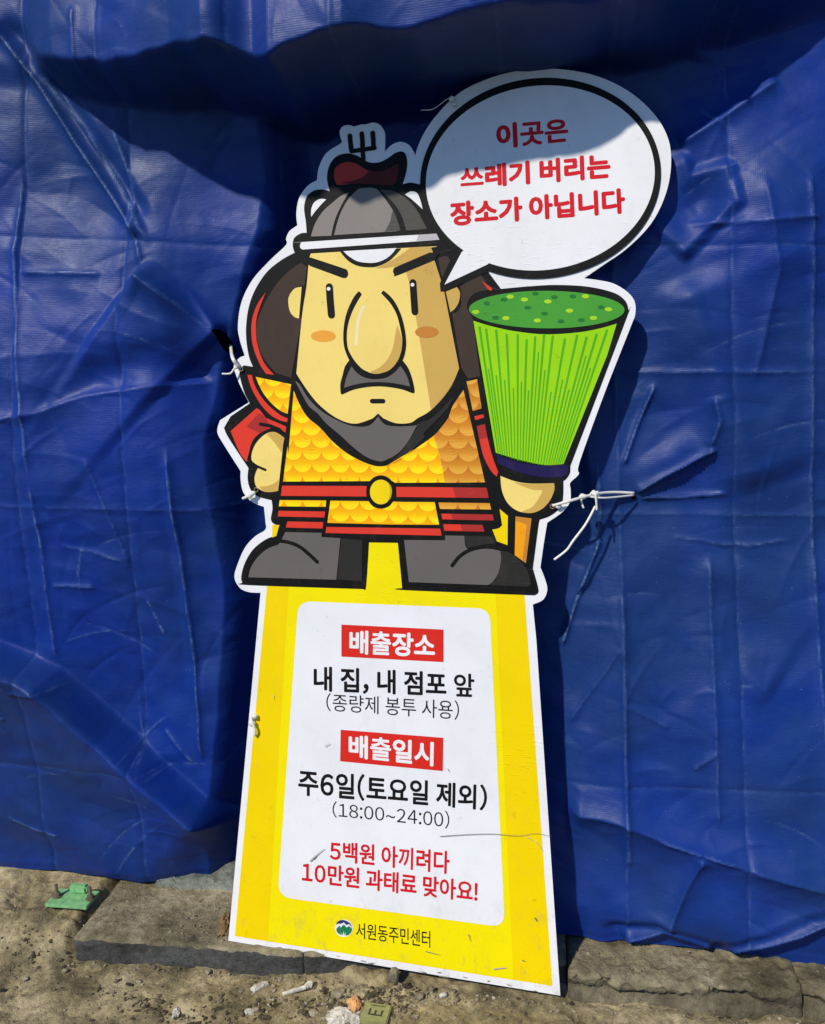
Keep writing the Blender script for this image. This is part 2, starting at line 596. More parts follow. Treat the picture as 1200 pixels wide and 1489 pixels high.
# ------------------------------------------------------------------ the tarpaulin
def build_tarp():
    x0, x1, z1 = -2.2, 1.5, 2.12
    xs_ = np.concatenate([np.linspace(x0, -1.25, 80)[:-1], np.arange(-1.25, 0.62, 0.003), np.linspace(0.62, x1, 70)])
    zs_ = np.concatenate([np.arange(0.0, 1.72, 0.003), np.linspace(1.72, z1, 60)])
    X, Zr = np.meshgrid(xs_, zs_, indexing='ij')
    # hem: where the sheet ends above the kerb
    hem = np.interp(xs_, [-2.2, -1.12, -0.9, -0.80, -0.62, -0.45, 0.0, 0.10, 0.48, 1.5], [0.050, 0.047, 0.055, 0.052, 0.062, 0.060, 0.050, 0.047, 0.044, 0.05])
    hem = hem + 0.004 * fbm(xs_, 0 * xs_, 9, 61, 3)
    Z = Zr + (hem[:, None]) * (1 - sstep(0.0, 0.25, Zr)) - 0
    base_lo = np.interp(X, [-2.2, -1.1, -0.6, -0.3, 0.0, 0.115, 0.475, 1.5], [1.44, 1.435, 1.44, 1.41, 1.375, 1.358, 1.328, 1.33])
    base_hi = np.interp(X, [-2.2, -1.1, -0.6, 0.0, 0.5, 1.5], [1.41, 1.41, 1.43, 1.43, 1.405, 1.41])
    base = base_lo + (base_hi - base_lo) * sstep(0.05, 0.9, Z)
    P = np.zeros_like(X)
    W = np.zeros_like(X)

    def w(px, py):
        p = on_y(px, py, 1.41)
        return p.x, p.z

    def nearest(pts, pad):
        """window of the grid round a polyline, and there: distance, signed distance (+ right of travel), place along"""
        ww = [w(*p) for p in pts]
        i0, i1 = np.searchsorted(xs_, [min(p[0] for p in ww) - pad, max(p[0] for p in ww) + pad])
        j0, j1 = np.searchsorted(zs_, [min(p[1] for p in ww) - pad - 0.07, max(p[1] for p in ww) + pad])
        sl = (slice(i0, i1), slice(j0, j1))
        x, z = X[sl], Z[sl]
        best = np.full(x.shape, 1e9); s2 = np.zeros(x.shape); along = np.zeros(x.shape)
        n = len(ww) - 1
        for i in range(n):
            (ax, az), (bx, bz) = ww[i], ww[i + 1]
            dx, dz = bx - ax, bz - az
            L = math.hypot(dx, dz)
            t = ((x - ax) * dx + (z - az) * dz) / (L * L)
            d = ((x - ax) * dz - (z - az) * dx) / L
            tc = np.clip(t, 0, 1)
            dist = np.sqrt(d * d + ((t - tc) * L) ** 2)
            mk = dist < best
            best = np.where(mk, dist, best); s2 = np.where(mk, np.sign(d), s2); along = np.where(mk, (i + tc) / n, along)
        return sl, best, s2, along

    def crease(pts, width, amp, wear=0.0, fade=0.12, asym=1.0):
        """tent-shaped fold along a polyline given in photo positions; asym widens its right-hand side"""
        sl, best, s2, along = nearest(pts, width * max(asym, 1) * 6 + 0.01)
        if not best.size: return
        wd = np.where(s2 > 0, width * asym, width)
        e = sstep(0, fade, along) * (1 - sstep(1 - fade, 1, along)) if fade > 0 else 1
        P[sl] += amp * np.exp(-best / wd) * e
        if wear:
            W[sl] = np.maximum(W[sl], wear * np.exp(-(best / 0.0017) ** 2) * e)

    def shelf(pts, width, amp, reach):
        """surface proud on the left of travel, stepping back across the line to its right"""
        sl, best, s2, along = nearest(pts, reach * 4 + width)
        if not best.size: return
        sgn = s2 * best
        f = (1 - sstep(-width * 0.2, width, sgn)) * np.exp(-np.clip(-sgn, 0, 9) / reach)
        e = sstep(0, 0.12, along) * (1 - sstep(0.88, 1, along))
        P[sl] += amp * f * e

    def blob(px, py, rx, rz, amp, ang=0):
        nonlocal P
        cx_, cz_ = w(px, py)
        c, s = math.cos(ang), math.sin(ang)
        u, v = (X - cx_) * c + (Z - cz_) * s, -(X - cx_) * s + (Z - cz_) * c
        P += amp * np.exp(-(u / rx) ** 2 - (v / rz) ** 2)

    # --- the big belly at the top: it catches the sun and shades what is below it
    D = np.interp(X, [-2.2, -1.1, -0.86, -0.825, -0.769, -0.671, -0.536, -0.378, -0.266, -0.106, 0.08, 0.134, 0.273, 0.397, 0.5, 1.5],
                  [0.03, 0.02, 0.012, 0.045, 0.083, 0.112, 0.180, 0.300, 0.306, 0.242, 0.176, 0.176, 0.125, 0.057, 0.02, 0.03])
    zl = np.interp(X, [-2.2, -0.86, -0.825, -0.769, -0.671, -0.536, -0.378, -0.266, -0.106, 0.08, 0.134, 0.273, 0.397, 1.5],
                   [1.62, 1.615, 1.604, 1.584, 1.558, 1.551, 1.523, 1.535, 1.548, 1.559, 1.556, 1.579, 1.60, 1.60])
    zl = zl + 0.006 * vnoise(X, 0 * X, 14, 71) + 0.004 * vnoise(X, 0 * X, 35, 72)
    rise = sstep(-0.045, 0.0, Z - zl)
    top = np.sqrt(np.clip(rise, 0, 1))
    P += D * rise * (1 - 0.55 * sstep(0.02, 0.45, Z - zl))
    P += -0.02 * np.exp(-((Z - zl + 0.12) / 0.08) ** 2) * sstep(-0.8, -0.5, X) * (1 - sstep(0.1, 0.3, X))

    # --- broad unevenness
    P += 0.016 * fbm(X, Z, 2.6, 81, 3)
    P += 0.0045 * fbm(X, Z * 1.2, 8, 85, 3)

    # the left half leans back below chest height; at the right the foot of the sheet is tucked under
    P += 0.065 * np.exp(-((Z - 1.02) / 0.36) ** 2) * (1 - sstep(-0.70, -0.50, X))
    P += -0.045 * (1 - sstep(0.05, 0.42, Z)) * (1 - sstep(-0.70, -0.50, X))
    P += -0.018 * (1 - sstep(0.055, 0.125, Z)) * sstep(-0.05, 0.08, X)
    
    blob(1015, 300, 0.040, 0.055, -0.022)

    # --- upper left: the diagonal twisted fold and the pull towards the tie
    crease([(-10, 30), (60, 125), (112, 210), (208, 350)], 0.010, 0.020, 0.5, 0.05)
    shelf([(0, 20), (75, 115), (130, 205), (228, 345)][::-1], 0.03, -0.022, 0.05)
    crease([(60, 110), (120, 185), (225, 360)], 0.006, 0.008, 0.7, 0.1)
    crease([(208, 395), (265, 440), (318, 492)], 0.012, 0.026, 0.3, 0.15, 2.0)
    shelf([(318, 492), (265, 440), (205, 392)], 0.035, 0.03, 0.16)
    shelf([(60, 600), (150, 560), (235, 560), (312, 535)][::-1], 0.05, -0.020, 0.14)
    blob(200, 530, 0.12, 0.030, -0.018, 0.1)
    crease([(160, 400), (40, 398)], 0.006, 0.006, 0.35)
    crease([(35, 240), (33, 380), (60, 600), (66, 690)], 0.007, 0.007, 0.5)
    crease([(160, 180), (185, 250), (200, 340), (215, 395)], 0.005, 0.006, 0.45)
    crease([(150, 40), (155, 150)], 0.006, 0.006, 0.1)
    crease([(0, 612), (75, 600), (140, 575), (230, 562), (312, 555)], 0.012, 0.011, 0.1, 0.08, 1.6)
    # valley beside the sign
    line = [w(*p) for p in ((350, -60), (362, 100), (375, 240), (370, 330), (335, 440), (312, 560), (292, 640), (308, 760), (322, 880), (312, 1050), (290, 1200), (280, 1330))]
    xm = np.interp(Z, [p[1] for p in line][::-1], [p[0] for p in line][::-1]) + 0.004 * vnoise(0 * Z, Z, 16, 91)
    t_ = np.clip((X - xm) / 0.066, 0, 1)
    P += -0.082 * (t_ - 0.12 * np.sin(2 * math.pi * t_) / 2) * (1 - sstep(0.22, 0.52, X - xm))
    # --- middle left: long folds
    crease([(250, 640), (262, 760), (275, 900), (284, 1010), (288, 1120)], 0.006, 0.009, 0.45, 0.1, 0.7)
    shelf([(288, 1130), (272, 900), (252, 650)][::-1], 0.02, 0.006, 0.05)
    crease([(140, 660), (170, 740), (198, 828)], 0.005, 0.006, 0.15)
    crease([(215, 870), (238, 925)], 0.003, 0.004, 0.9)
    crease([(66, 690), (75, 780), (80, 900), (82, 960)], 0.006, 0.006, 0.5)
    crease([(98, 787), (150, 800), (190, 815)], 0.003, 0.003, 0.5)
    crease([(85, 846), (148, 850)], 0.004, 0.004, 0.3)
    crease([(0, 920), (45, 990), (110, 990)], 0.006, 0.006, 0.2)
    crease([(232, 1065), (275, 1118)], 0.004, 0.005, 0.6)
    crease([(0, 1195), (40, 1213), (80, 1225)], 0.005, 0.005, 0.9)
    crease([(0, 1025), (25, 1037)], 0.003, 0.004, 0.9)
    # the slumped diagonal band, lower left
    shelf([(350, 1240), (240, 1145), (150, 1060), (80, 985), (10, 950), (-120, 900)], 0.030, 0.080, 0.20)
    crease([(-20, 948), (70, 975), (150, 1060), (240, 1145), (330, 1225)], 0.02, 0.008, 0.05, 0.05)
    blob(100, 1230, 0.22, 0.06, 0.020, -0.5)

    # --- right side
    blob(1120, 310, 0.11, 0.15, 0.040)
    shelf([(985, 215), (1000, 260), (1050, 250), (1060, 300), (1000, 360), (980, 380)][::-1], 0.02, 0.016, 0.05)
    crease([(986, 214), (1050, 175), (1130, 120)], 0.012, 0.014, 0.15, 0.1, 1.3)
    crease([(1018, -20), (1024, 40), (1005, 90)], 0.014, 0.022, 0.1)
    crease([(1165, 250), (1172, 400), (1176, 640), (1182, 900), (1190, 1150)], 0.005, 0.006, 0.35, 0.05)
    crease([(1100, 260), (1120, 400), (1090, 560)], 0.007, 0.006, 0.1)
    crease([(905, 541), (1010, 541), (1185, 541)], 0.004, 0.004, 0.25)
    crease([(985, 330), (1100, 330), (1190, 320)], 0.006, 0.006, 0.2)
    blob(1020, 545, 0.05, 0.22, 0.012, 0.35)
    shelf([(985, 400), (1040, 560), (1090, 720)], 0.06, 0.020, 0.12)
    # tension folds around the tie eyelet
    crease([(922, 716), (960, 693), (1000, 672), (1040, 650)], 0.009, 0.016, 0.3, 0.08, 0.5)
    blob(978, 662, 0.055, 0.032, 0.020, 0.5)
    crease([(925, 722), (985, 722), (1060, 716)], 0.004, 0.008, 0.2)
    crease([(1028, 650), (1040, 610), (1032, 575)], 0.006, 0.010, 0.2)
    crease([(904, 678), (925, 620), (952, 555)], 0.0035, 0.009, 0.4, 0.1)
    crease([(868, 670), (872, 740), (870, 780)], 0.004, 0.006, 0.5)
    crease([(970, 776), (1040, 788), (1090, 791), (1150, 782)], 0.003, 0.003, 0.45)
    crease([(816, 940), (838, 870), (862, 810), (872, 782)], 0.004, 0.010, 0.6, 0.06)
    shelf([(870, 745), (850, 640), (852, 560)][::-1], 0.02, 0.012, 0.05)
    blob(955, 520, 0.05, 0.14, 0.012)
    blob(900, 1000, 0.05, 0.2, 0.016)
    crease([(903, 850), (904, 1000), (906, 1160), (912, 1240)], 0.007, 0.007, 0.2, 0.06)
    crease([(1028, 800), (1032, 1000), (1034, 1180)], 0.007, 0.006, 0.2, 0.06)
    shelf([(1025, 800), (1040, 950), (1120, 1000)], 0.05, 0.010, 0.1)
    crease([(905, 1010), (970, 1045)], 0.004, 0.004, 0.1)
    crease([(822, 1050), (880, 965), (900, 930)], 0.004, 0.005, 0.1)
    crease([(1000, 1100), (1035, 1075)], 0.004, 0.004, 0.2)
    # lower right: a long ridge with slack facets below it
    crease([(820, 1160), (900, 1168), (960, 1190), (1012, 1205), (1090, 1228), (1250, 1270)], 0.030, 0.030, 0.0, 0.06, 1.0)
    crease([(940, 1186), (1012, 1205), (1060, 1218)], 0.006, 0.006, 0.25, 0.2)
    crease([(1012, 1205), (985, 1260), (960, 1320)], 0.015, 0.018, 0.0, 0.1)
    crease([(1250, 1250), (1186, 1297), (1110, 1325), (1035, 1352)], 0.014, 0.040, 0.1, 0.1, 1.2)
    crease([(900, 1345), (960, 1322), (1034, 1352)], 0.014, 0.030, 0.0, 0.1, 0.8)
    shelf([(860, 1330), (955, 1322), (1035, 1350), (1190, 1292), (1300, 1280)][::-1], 0.025, -0.022, 0.1)
    blob(1030, 1290, 0.06, 0.05, 0.012)

    # --- grid of storage folds and random small crinkles
    for i in range(9):
        px = -140 + i * 170 + rng.uniform(-20, 20)
        crease([(px, -100), (px + 8, 500), (px + 20, 900), (px + 24, 1380)], 0.006, rng.choice([-1, 1]) * 0.0035, 0.16, 0.02)
    for py in (355, 740, 1120):
        crease([(-300, py - 20), (300, py), (1000, py + 6), (1400, py + 12)], 0.005, rng.choice([-1, 1]) * 0.0022, 0.12, 0.02)
    for i in range(900):
        cx_, cz_ = rng.uniform(-1.2, 0.6), rng.uniform(0.04, 1.7)
        ang = rng.normal(0, 0.5) if rng.random() < 0.62 else rng.uniform(0, math.pi)
        L = rng.uniform(0.02, 0.11) * (1 if rng.random() < 0.85 else 2)
        wd = rng.uniform(0.003, 0.012)
        amp = rng.choice([-1, 1]) * rng.uniform(0.0004, 0.0022)
        i0, i1 = np.searchsorted(xs_, [cx_ - L - 0.04, cx_ + L + 0.04])
        j0, j1 = np.searchsorted(zs_, [cz_ - L - 0.04, cz_ + L + 0.04])
        if i1 - i0 < 3 or j1 - j0 < 3: continue
        u = (X[i0:i1, j0:j1] - cx_) * math.cos(ang) + (Z[i0:i1, j0:j1] - cz_) * math.sin(ang)
        v = -(X[i0:i1, j0:j1] - cx_) * math.sin(ang) + (Z[i0:i1, j0:j1] - cz_) * math.cos(ang) + 0.15 * u * u / max(L, 0.01)
        e = np.clip(1 - (u / L) ** 2, 0, 1) ** 1.5
        P[i0:i1, j0:j1] += amp * np.exp(-np.abs(v) / wd) * e
        if rng.random() < 0.05:
            W[i0:i1, j0:j1] = np.maximum(W[i0:i1, j0:j1], 0.35 * np.exp(-(v / 0.0016) ** 2) * e)

    Y = base - P
    # tied points pull the sheet, then the sign pushes it back
    by = BL.y - ((X - BL.x) * BN.x + (Z - BL.z) * BN.z) / BN.y
    lo = on_board(300, 1400); hi = on_board(1000, 60)
    mask = sstep(-0.64, -0.56, X) * (1 - sstep(0.13, 0.20, X)) * (1 - sstep(1.47, 1.51, Z))
    lim = by + 0.012
    Y = np.where(mask > 0, np.where(Y < lim, Y + (lim - Y) * mask, Y), Y)
    Y = np.minimum(Y, 1.545)
    Y = Y + sstep(0.0, 0.02, 0.02 - Zr) * 0.004
    nx, nz = X.shape
    co = np.stack([X, Y, Z], -1).reshape(-1, 3)
    i, j = np.meshgrid(np.arange(nx - 1), np.arange(nz - 1), indexing='ij')
    a = (i * nz + j).ravel()
    faces = np.stack([a, a + nz, a + nz + 1, a + 1], -1)
    fc = co[faces].mean(1)
    keep = np.ones(len(faces), bool)
    for (px, py, rx, rz, an) in ((322, 497, 0.0095, 0.023, 0.35), (921, 720, 0.0035, 0.006, 0)):
        hx, hz = w(px, py)
        u = (fc[:, 0] - hx) * math.cos(an) + (fc[:, 2] - hz) * math.sin(an)
        v = -(fc[:, 0] - hx) * math.sin(an) + (fc[:, 2] - hz) * math.cos(an)
        keep &= ((u / rx) ** 2 + (v / rz) ** 2) > 1
    faces = faces[keep]
    me = bpy.data.meshes.new('tarpaulin')
    me.vertices.add(len(co)); me.vertices.foreach_set('co', co.ravel())
    me.loops.add(faces.size); me.loops.foreach_set('vertex_index', faces.ravel().astype(np.int32))
    me.polygons.add(len(faces))
    me.polygons.foreach_set('loop_start', np.arange(0, faces.size, 4, dtype=np.int32))
    me.polygons.foreach_set('loop_total', np.full(len(faces), 4, dtype=np.int32))
    me.update(calc_edges=True)
    me.polygons.foreach_set('use_smooth', [True] * len(faces))
    att = me.attributes.new('wear', 'FLOAT', 'POINT')
    att.data.foreach_set('value', W.reshape(-1).astype(np.float32))
    me.materials.append(M_tarp)
    o = bpy.data.objects.new('tarpaulin', me)
    COL.objects.link(o)
    tag(o, 'crumpled blue woven tarpaulin hanging over the wall behind the cutout sign', 'tarpaulin')

    def surf(px, py, lift=0.0):
        """the point of the sheet seen at a photo position"""
        Yv = 1.41
        for _ in range(6):
            p = on_y(px, py, Yv)
            ii = min(max(int(np.searchsorted(xs_, p.x)), 0), nx - 1)
            jj = min(max(int(np.argmin(np.abs(Z[ii] - p.z))), 0), nz - 1)
            Yv = float(Y[ii, jj])
        return on_y(px, py, Yv - lift)
    return surf


tarp_at = build_tarp()

# ------------------------------------------------------------------ the sign: artwork helpers
SIGN = empty('signboard', BL, 'cutout notice board with cartoon warrior, speech bubble and yellow text panel leaning on tarp', 'sign')
CR = dict(a=(400, 160, 4.0), b=(580, 80, 2.85714), c=(310, 350, 3.87097), d=(600, 380, 3.52941), e=(310, 600, 3.87097), f=(560, 600, 4.0),
          g=(360, 860, 2.72727), h=(320, 1130, 2.30769), i=(620, 340, 7.5), j=(330, 480, 8.275), k=(470, 400, 7.4467), l=(480, 1330, 7.5), p=(0, 0, 1.0))


def parse(s):
    """'a 10,20 30,40* e 5,6' : letters switch the frame of the coordinates, * marks a corner"""
    out, fr = [], CR['p']
    for tok in s.split():
        if tok in CR:
            fr = CR[tok]
            continue
        c = tok.endswith('*')
        x, y = tok.rstrip('*').split(',')
        out.append((fr[0] + float(x) / fr[2], fr[1] + float(y) / fr[2], c))
    return out


def smooth_path(pts, closed=True, n=6):
    """Catmull-Rom through the points, broken at corners"""
    N = len(pts)
    res = []
    rng_ = range(N) if closed else range(N - 1)
    for i in rng_:
        a, b = pts[i], pts[(i + 1) % N]
        pa = pts[(i - 1) % N] if (closed or i > 0) else a
        pb = pts[(i + 2) % N] if (closed or i + 2 < N) else b
        if a[2]: pa = a
        if b[2]: pb = b
        if a[2] and b[2]:
            res.append((a[0], a[1]))
            continue
        for j in range(n):
            t = j / n
            q = []
            for d in (0, 1):
                p0, p1, p2, p3 = pa[d], a[d], b[d], pb[d]
                q.append(0.5 * (2 * p1 + (p2 - p0) * t + (2 * p0 - 5 * p1 + 4 * p2 - p3) * t * t + (3 * p1 - p0 - 3 * p2 + p3) * t ** 3))
            res.append(tuple(q))
    if not closed: res.append((pts[-1][0], pts[-1][1]))
    return res


def poly_obj(name, loops, mat, parent, layer):
    """a flat printed area on the board made of one outline (with optional further separate outlines)"""
    verts, faces, uvs = [], [], []
    for lp in loops:
        P3 = [on_board(x, y, layer) for x, y in lp]
        flat = [Vector((x, y, 0)) for x, y in lp]
        b = len(verts)
        verts += P3
        uvs += [board_uv(p) for p in P3]
        for t in tessellate_polygon([flat]):
            a_, b_, c_ = (P3[i] for i in t)
            tri = tuple(b + i for i in t)
            if (b_ - a_).cross(c_ - a_).dot(BN) < 0: tri = tri[::-1]
            faces.append(tri)
    return link_mesh(name, verts, faces, M(mat), parent, BL, False, uvs)


def fill(name, s, mat, parent, layer, n=6):
    return poly_obj(name, [smooth_path(parse(s), True, n)], mat, parent, layer)


def ribbon(pts, w0, w1=None, cap=True):
    """outline of a stroke of given width along a polyline"""
    w1 = w0 if w1 is None else w1
    L, R = [], []
    n = len(pts)
    for i, (x, y) in enumerate(pts):
        ax, ay = pts[max(i - 1, 0)]
        bx, by = pts[min(i + 1, n - 1)]
        d = math.hypot(bx - ax, by - ay) or 1
        nx, ny = -(by - ay) / d, (bx - ax) / d
        w = (w0 + (w1 - w0) * i / (n - 1)) / 2
        L.append((x + nx * w, y + ny * w)); R.append((x - nx * w, y - ny * w))
    out = list(L)

    def capf(c, frm, rad):
        a0 = math.atan2(frm[1] - c[1], frm[0] - c[0])
        return [(c[0] + rad * math.cos(a0 - math.pi * t / 8), c[1] + rad * math.sin(a0 - math.pi * t / 8)) for t in range(1, 8)]
    if cap: out += capf(pts[-1], L[-1], w1 / 2)
    out += R[::-1]
    if cap: out += capf(pts[0], R[0], w0 / 2)
    return out


def stroke(name, s, width, mat, parent, layer, cap=True, w1=None):
    return poly_obj(name, [ribbon(smooth_path(parse(s), False, 6), width, w1, cap)], mat, parent, layer)


def ellipse(name, cx, cy, rx, ry, deg, mat, parent, layer, n=72, arc=None):
    a = math.radians(deg)
    pts = []
    for i in range(n):
        t = 2 * math.pi * i / n
        u, v = rx * math.cos(t), ry * math.sin(t)
        pts.append((cx + u * math.cos(a) - v * math.sin(a), cy + u * math.sin(a) + v * math.cos(a)))
    return poly_obj(name, [pts], mat, parent, layer)


def glyph(ch, bold):
    """flat mesh of one character of the built-in font: vertices, faces, left and right end of its ink"""
    if (ch, bold) not in GLYPHS:
        cu = bpy.data.curves.new('t', 'FONT')
        cu.body = ch
        cu.resolution_u = 3
        to = bpy.data.objects.new('t', cu)
        COL.objects.link(to)
        bpy.context.view_layer.update()
        me = to.to_mesh()
        v_ = [tuple(v.co) for v in me.vertices]
        f_ = [tuple(p.vertices) for p in me.polygons]
        to.to_mesh_clear()
        bpy.data.objects.remove(to)
        bpy.data.curves.remove(cu)
        if bold > 0:                        # heavier strokes: the glyph spread outwards in eight directions
            v0, f0 = [(x_, y_, 0.0) for x_, y_, z_ in v_], f_
            v_, f_ = list(v0), list(f0)
            for q in range(8):
                an = math.pi * q / 4
                b0 = len(v_)
                v_ += [(x_ + bold * math.cos(an), y_ + bold * math.sin(an), float(q + 1)) for x_, y_, z_ in v0]
                f_ += [tuple(b0 + i for i in f) for f in f0]
        GLYPHS[(ch, bold)] = (v_, f_, min(v[0] for v in v_), max(v[0] for v in v_))
    return GLYPHS[(ch, bold)]


GLYPHS = {}


def lettering(text, quad, mat, parent, layer, bold=0.0, name='lettering', space=1.0):
    """text squeezed into a quad (top left, top right, bottom right, bottom left) of photo positions on the board"""
    vs, fs, x = [], [], 0.0
    em = glyph('가가', 0)[3] - glyph('가', 0)[3]
    for ch in text:
        narrow = ch in '0123456789:~!(),'
        if ch == ' ':
            x += 0.26 * em
            continue
        b_ = bold * (0.75 if ch in '끼쓰출앞은곳' else 1.0)
        gv_, gf_, gx0, gx1 = glyph(chr(ord(ch) + 0xFEE0) if narrow and ch != '~' else ch, b_)
        b0 = len(vs)
        if narrow:
            side = 0.055 * em
            vs += [Vector((v[0] - gx0 + x + side, v[1], v[2])) for v in gv_]
            x += gx1 - gx0 + 2 * side
        else:
            vs += [Vector((v[0] + x, v[1], v[2])) for v in gv_]
            x += em * 1.0
        fs += [tuple(b0 + i for i in f) for f in gf_]
    x0, x1 = min(v.x for v in vs), max(v.x for v in vs)
    y0, y1 = min(v.y for v in vs), max(v.y for v in vs)
    q = [(p[0], p[1]) for p in parse(quad)]
    verts = []
    for v in vs:
        u, w = (v.x - x0) / (x1 - x0), (y1 - v.y) / (y1 - y0)
        tx = q[0][0] * (1 - u) + q[1][0] * u; ty = q[0][1] * (1 - u) + q[1][1] * u
        bx = q[3][0] * (1 - u) + q[2][0] * u; by = q[3][1] * (1 - u) + q[2][1] * u
        verts.append(on_board(tx * (1 - w) + bx * w, ty * (1 - w) + by * w, layer + v.z * 0.04))
    fs2 = []
    for f in fs:
        n_ = (verts[f[1]] - verts[f[0]]).cross(verts[f[2]] - verts[f[0]])
        fs2.append(f if n_.dot(BN) > 0 else f[::-1])
    return link_mesh(name, verts, fs2, M(mat), parent, BL)


# ------------------------------------------------------------------ the board itself
outline = parse('496,202* 494,192 498,184 507,181.5 515,183.5 525,181 533,180.5 542,178 552,181 559,191 560,205 559.5,221* 569,211 582,206 594,210 601,219 604,227* '
                '607,215 617,193 632,171 656,145 685,125 737,106 797,99.5 860,108 912,131 951,165 972,202 976,241 968,283 947,325 912,361 877,385.5 849.5,404.5* '
                '869,407 892,412 912,424 923,438 924,456.5 917,476 880,570 843,672 842,689 829.5,702 830,712 829,730 817.5,745 796,760* 791,790 786,825* 793,843 796,858 790,872 775,879* '
                '780,930* 815,1448* 332,1368* 379,862* 362,861 349,855 341,840 345,822 356.5,796 371,780 386,770 386,758 384,737* 367,730 354,716 350,698 350,685* 325.5,646.5 316,628 320,611* '
                '362,585* 350,562 343.5,546 340,531 348,520.5 356,517* 349,495 346,474 351,440 367,407 393,378 416,356 416,347 421,336 432.5,327.5* 431,310 435,288 447.5,270 461,262* 464,242.5 475,222 496,208')
op = smooth_path(outline, True, 5)
front = [on_board(x, y, 0) for x, y in op]
back = [p - BN * 0.0055 for p in front]
fv, ff = front + back, []
nn = len(front)
for t in tessellate_polygon([[Vector((x, y, 0)) for x, y in op]]):
    a_, b_, c_ = (front[i] for i in t)
    tri = tuple(t)
    if (b_ - a_).cross(c_ - a_).dot(BN) < 0: tri = tri[::-1]
    ff.append(tri)
    ff.append(tuple(nn + i for i in tri[::-1]))
for i in range(nn):
    j = (i + 1) % nn
    ff.append((i, j, nn + j, nn + i))
board = link_mesh('board', fv, ff, ink('white', INK['white']), SIGN, BL)
board.data.materials.append(M_foam)
for p in board.data.polygons:
    if len(p.vertices) == 4: p.material_index = 1

# yellow lower panel
YP = poly_obj('yellow_panel', [[(388.5, 851), (341.5, 1361.5), (803.5, 1434), (763, 866), (740, 780), (420, 760)]], 'yellow', SIGN, 1)
poly_obj('pale_stripe', [[(425, 770), (390, 1368), (747, 1424), (721, 860), (700, 770)]], 'paleyellow', YP, 2)


def rounded(q, r):
    out = []
    n = len(q)
    for i in range(n):
        a, b, c = Vector(q[i - 1]), Vector(q[i]), Vector(q[(i + 1) % n])
        d1, d2 = (a - b).normalized(), (c - b).normalized()
        p1, p2 = b + d1 * r[i], b + d2 * r[i]
        for j in range(9):
            t = j / 8
            k_ = p1 * (1 - t) ** 2 + b * 2 * t * (1 - t) + p2 * t * t
            out.append((k_.x, k_.y))
    return out


TP = poly_obj('text_panel', [rounded([(434, 874), (712.5, 885), (734.5, 1348.5), (404, 1304)], [20, 20, 22, 22])], 'panel', SIGN, 4)
rb = fill('red_box', 'g 373,131* 778,151* 778,280* 373,258*', 'boxred', TP, 6)
lettering('배출장소', 'g 405,152 745,168 744,263 404,247', 'white', TP, 8, 0.032)
lettering('내 집, 내 점포 앞', 'g 263,295 900,326 900,424 263,398', 'letterblack', TP, 6, 0.026)
lettering('(종량제 봉투 사용)', 'g 313,402 840,432 839,510 313,474', 'letterblack', TP, 6, 0.0)
fill('red_box', 'g 370,548* 777,580* 775,712* 368,673*', 'boxred', TP, 6)
lettering('배출일시', 'g 402,566 740,597 738,694 402,658', 'white', TP, 8, 0.032)
lettering('주6일(토요일 제외)', 'p 434,1117 709,1141 708,1179 434,1157', 'letterblack', TP, 6, 0.024)
lettering('(18:00~24:00)', 'h 378,80 770,113 770,174 378,135', 'letterblack', TP, 6, 0.0)
lettering('5백원 아끼려다', 'h 369,212 772,248 770,326 369,280', 'letterred', TP, 6, 0.024)
lettering('10만원 과태료 맞아요!', 'h 276,281 866,350 864,421 275,352', 'letterred', TP, 6, 0.024)
lettering('서원동주민센터', 'h 457,487 706,516 706,573 457,540', 'letterblack', YP, 4, 0.006)
EM = ellipse('emblem', 500.3, 1349.6, 13.0, 12.6, 0, 'white', SIGN, 4)
fill('emblem_sky', 'l 68,108* 78,82 105,62 145,57 190,72 225,100 242,140* 228,122* 205,100* 180,112* 152,82* 118,100* 95,95*', 'logoblue', EM, 6)
fill('emblem_hill', 'l 72,150* 105,118* 118,140* 152,104* 182,140* 205,122* 240,150 232,190 205,218 170,228* 178,180* 160,225* 150,170* 142,228* 118,180* 130,222* 95,205 74,180', 'logogreen', EM, 6)

# speech bubble
SB = fill('speech_bubble', 'b 260,838* 190,985* 178,968* 215,870*', 'black', SIGN, 12)
fill('bubble_tail_outline', 'p 668,352* 658,372* 640,412* 641,424* 648,424* 711,395* 725,370*', 'black', SB, 13)
ellipse('bubble_outline', 786.3, 259.5, 175.5, 145.3, -8, 'black', SB, 14, 110)
fill('bubble_tail', 'p 690,350* 671.7,367* 646.8,414* 709.8,384.5* 730,360*', 'white', SB, 15)
ellipse('bubble_face', 786.0, 259.2, 166.8, 133.8, -8, 'white', SB, 16, 110)
lettering('이곳은', 'b 403,288 702,260 706,364 408,394', 'letterred', SB, 17, 0.045)
lettering('쓰레기 버리는', 'b 255,466 878,408 882,514 258,560', 'letterred', SB, 17, 0.045)
lettering('장소가 아닙니다', 'b 212,612 938,553 943,660 216,714', 'letterred', SB, 17, 0.045)

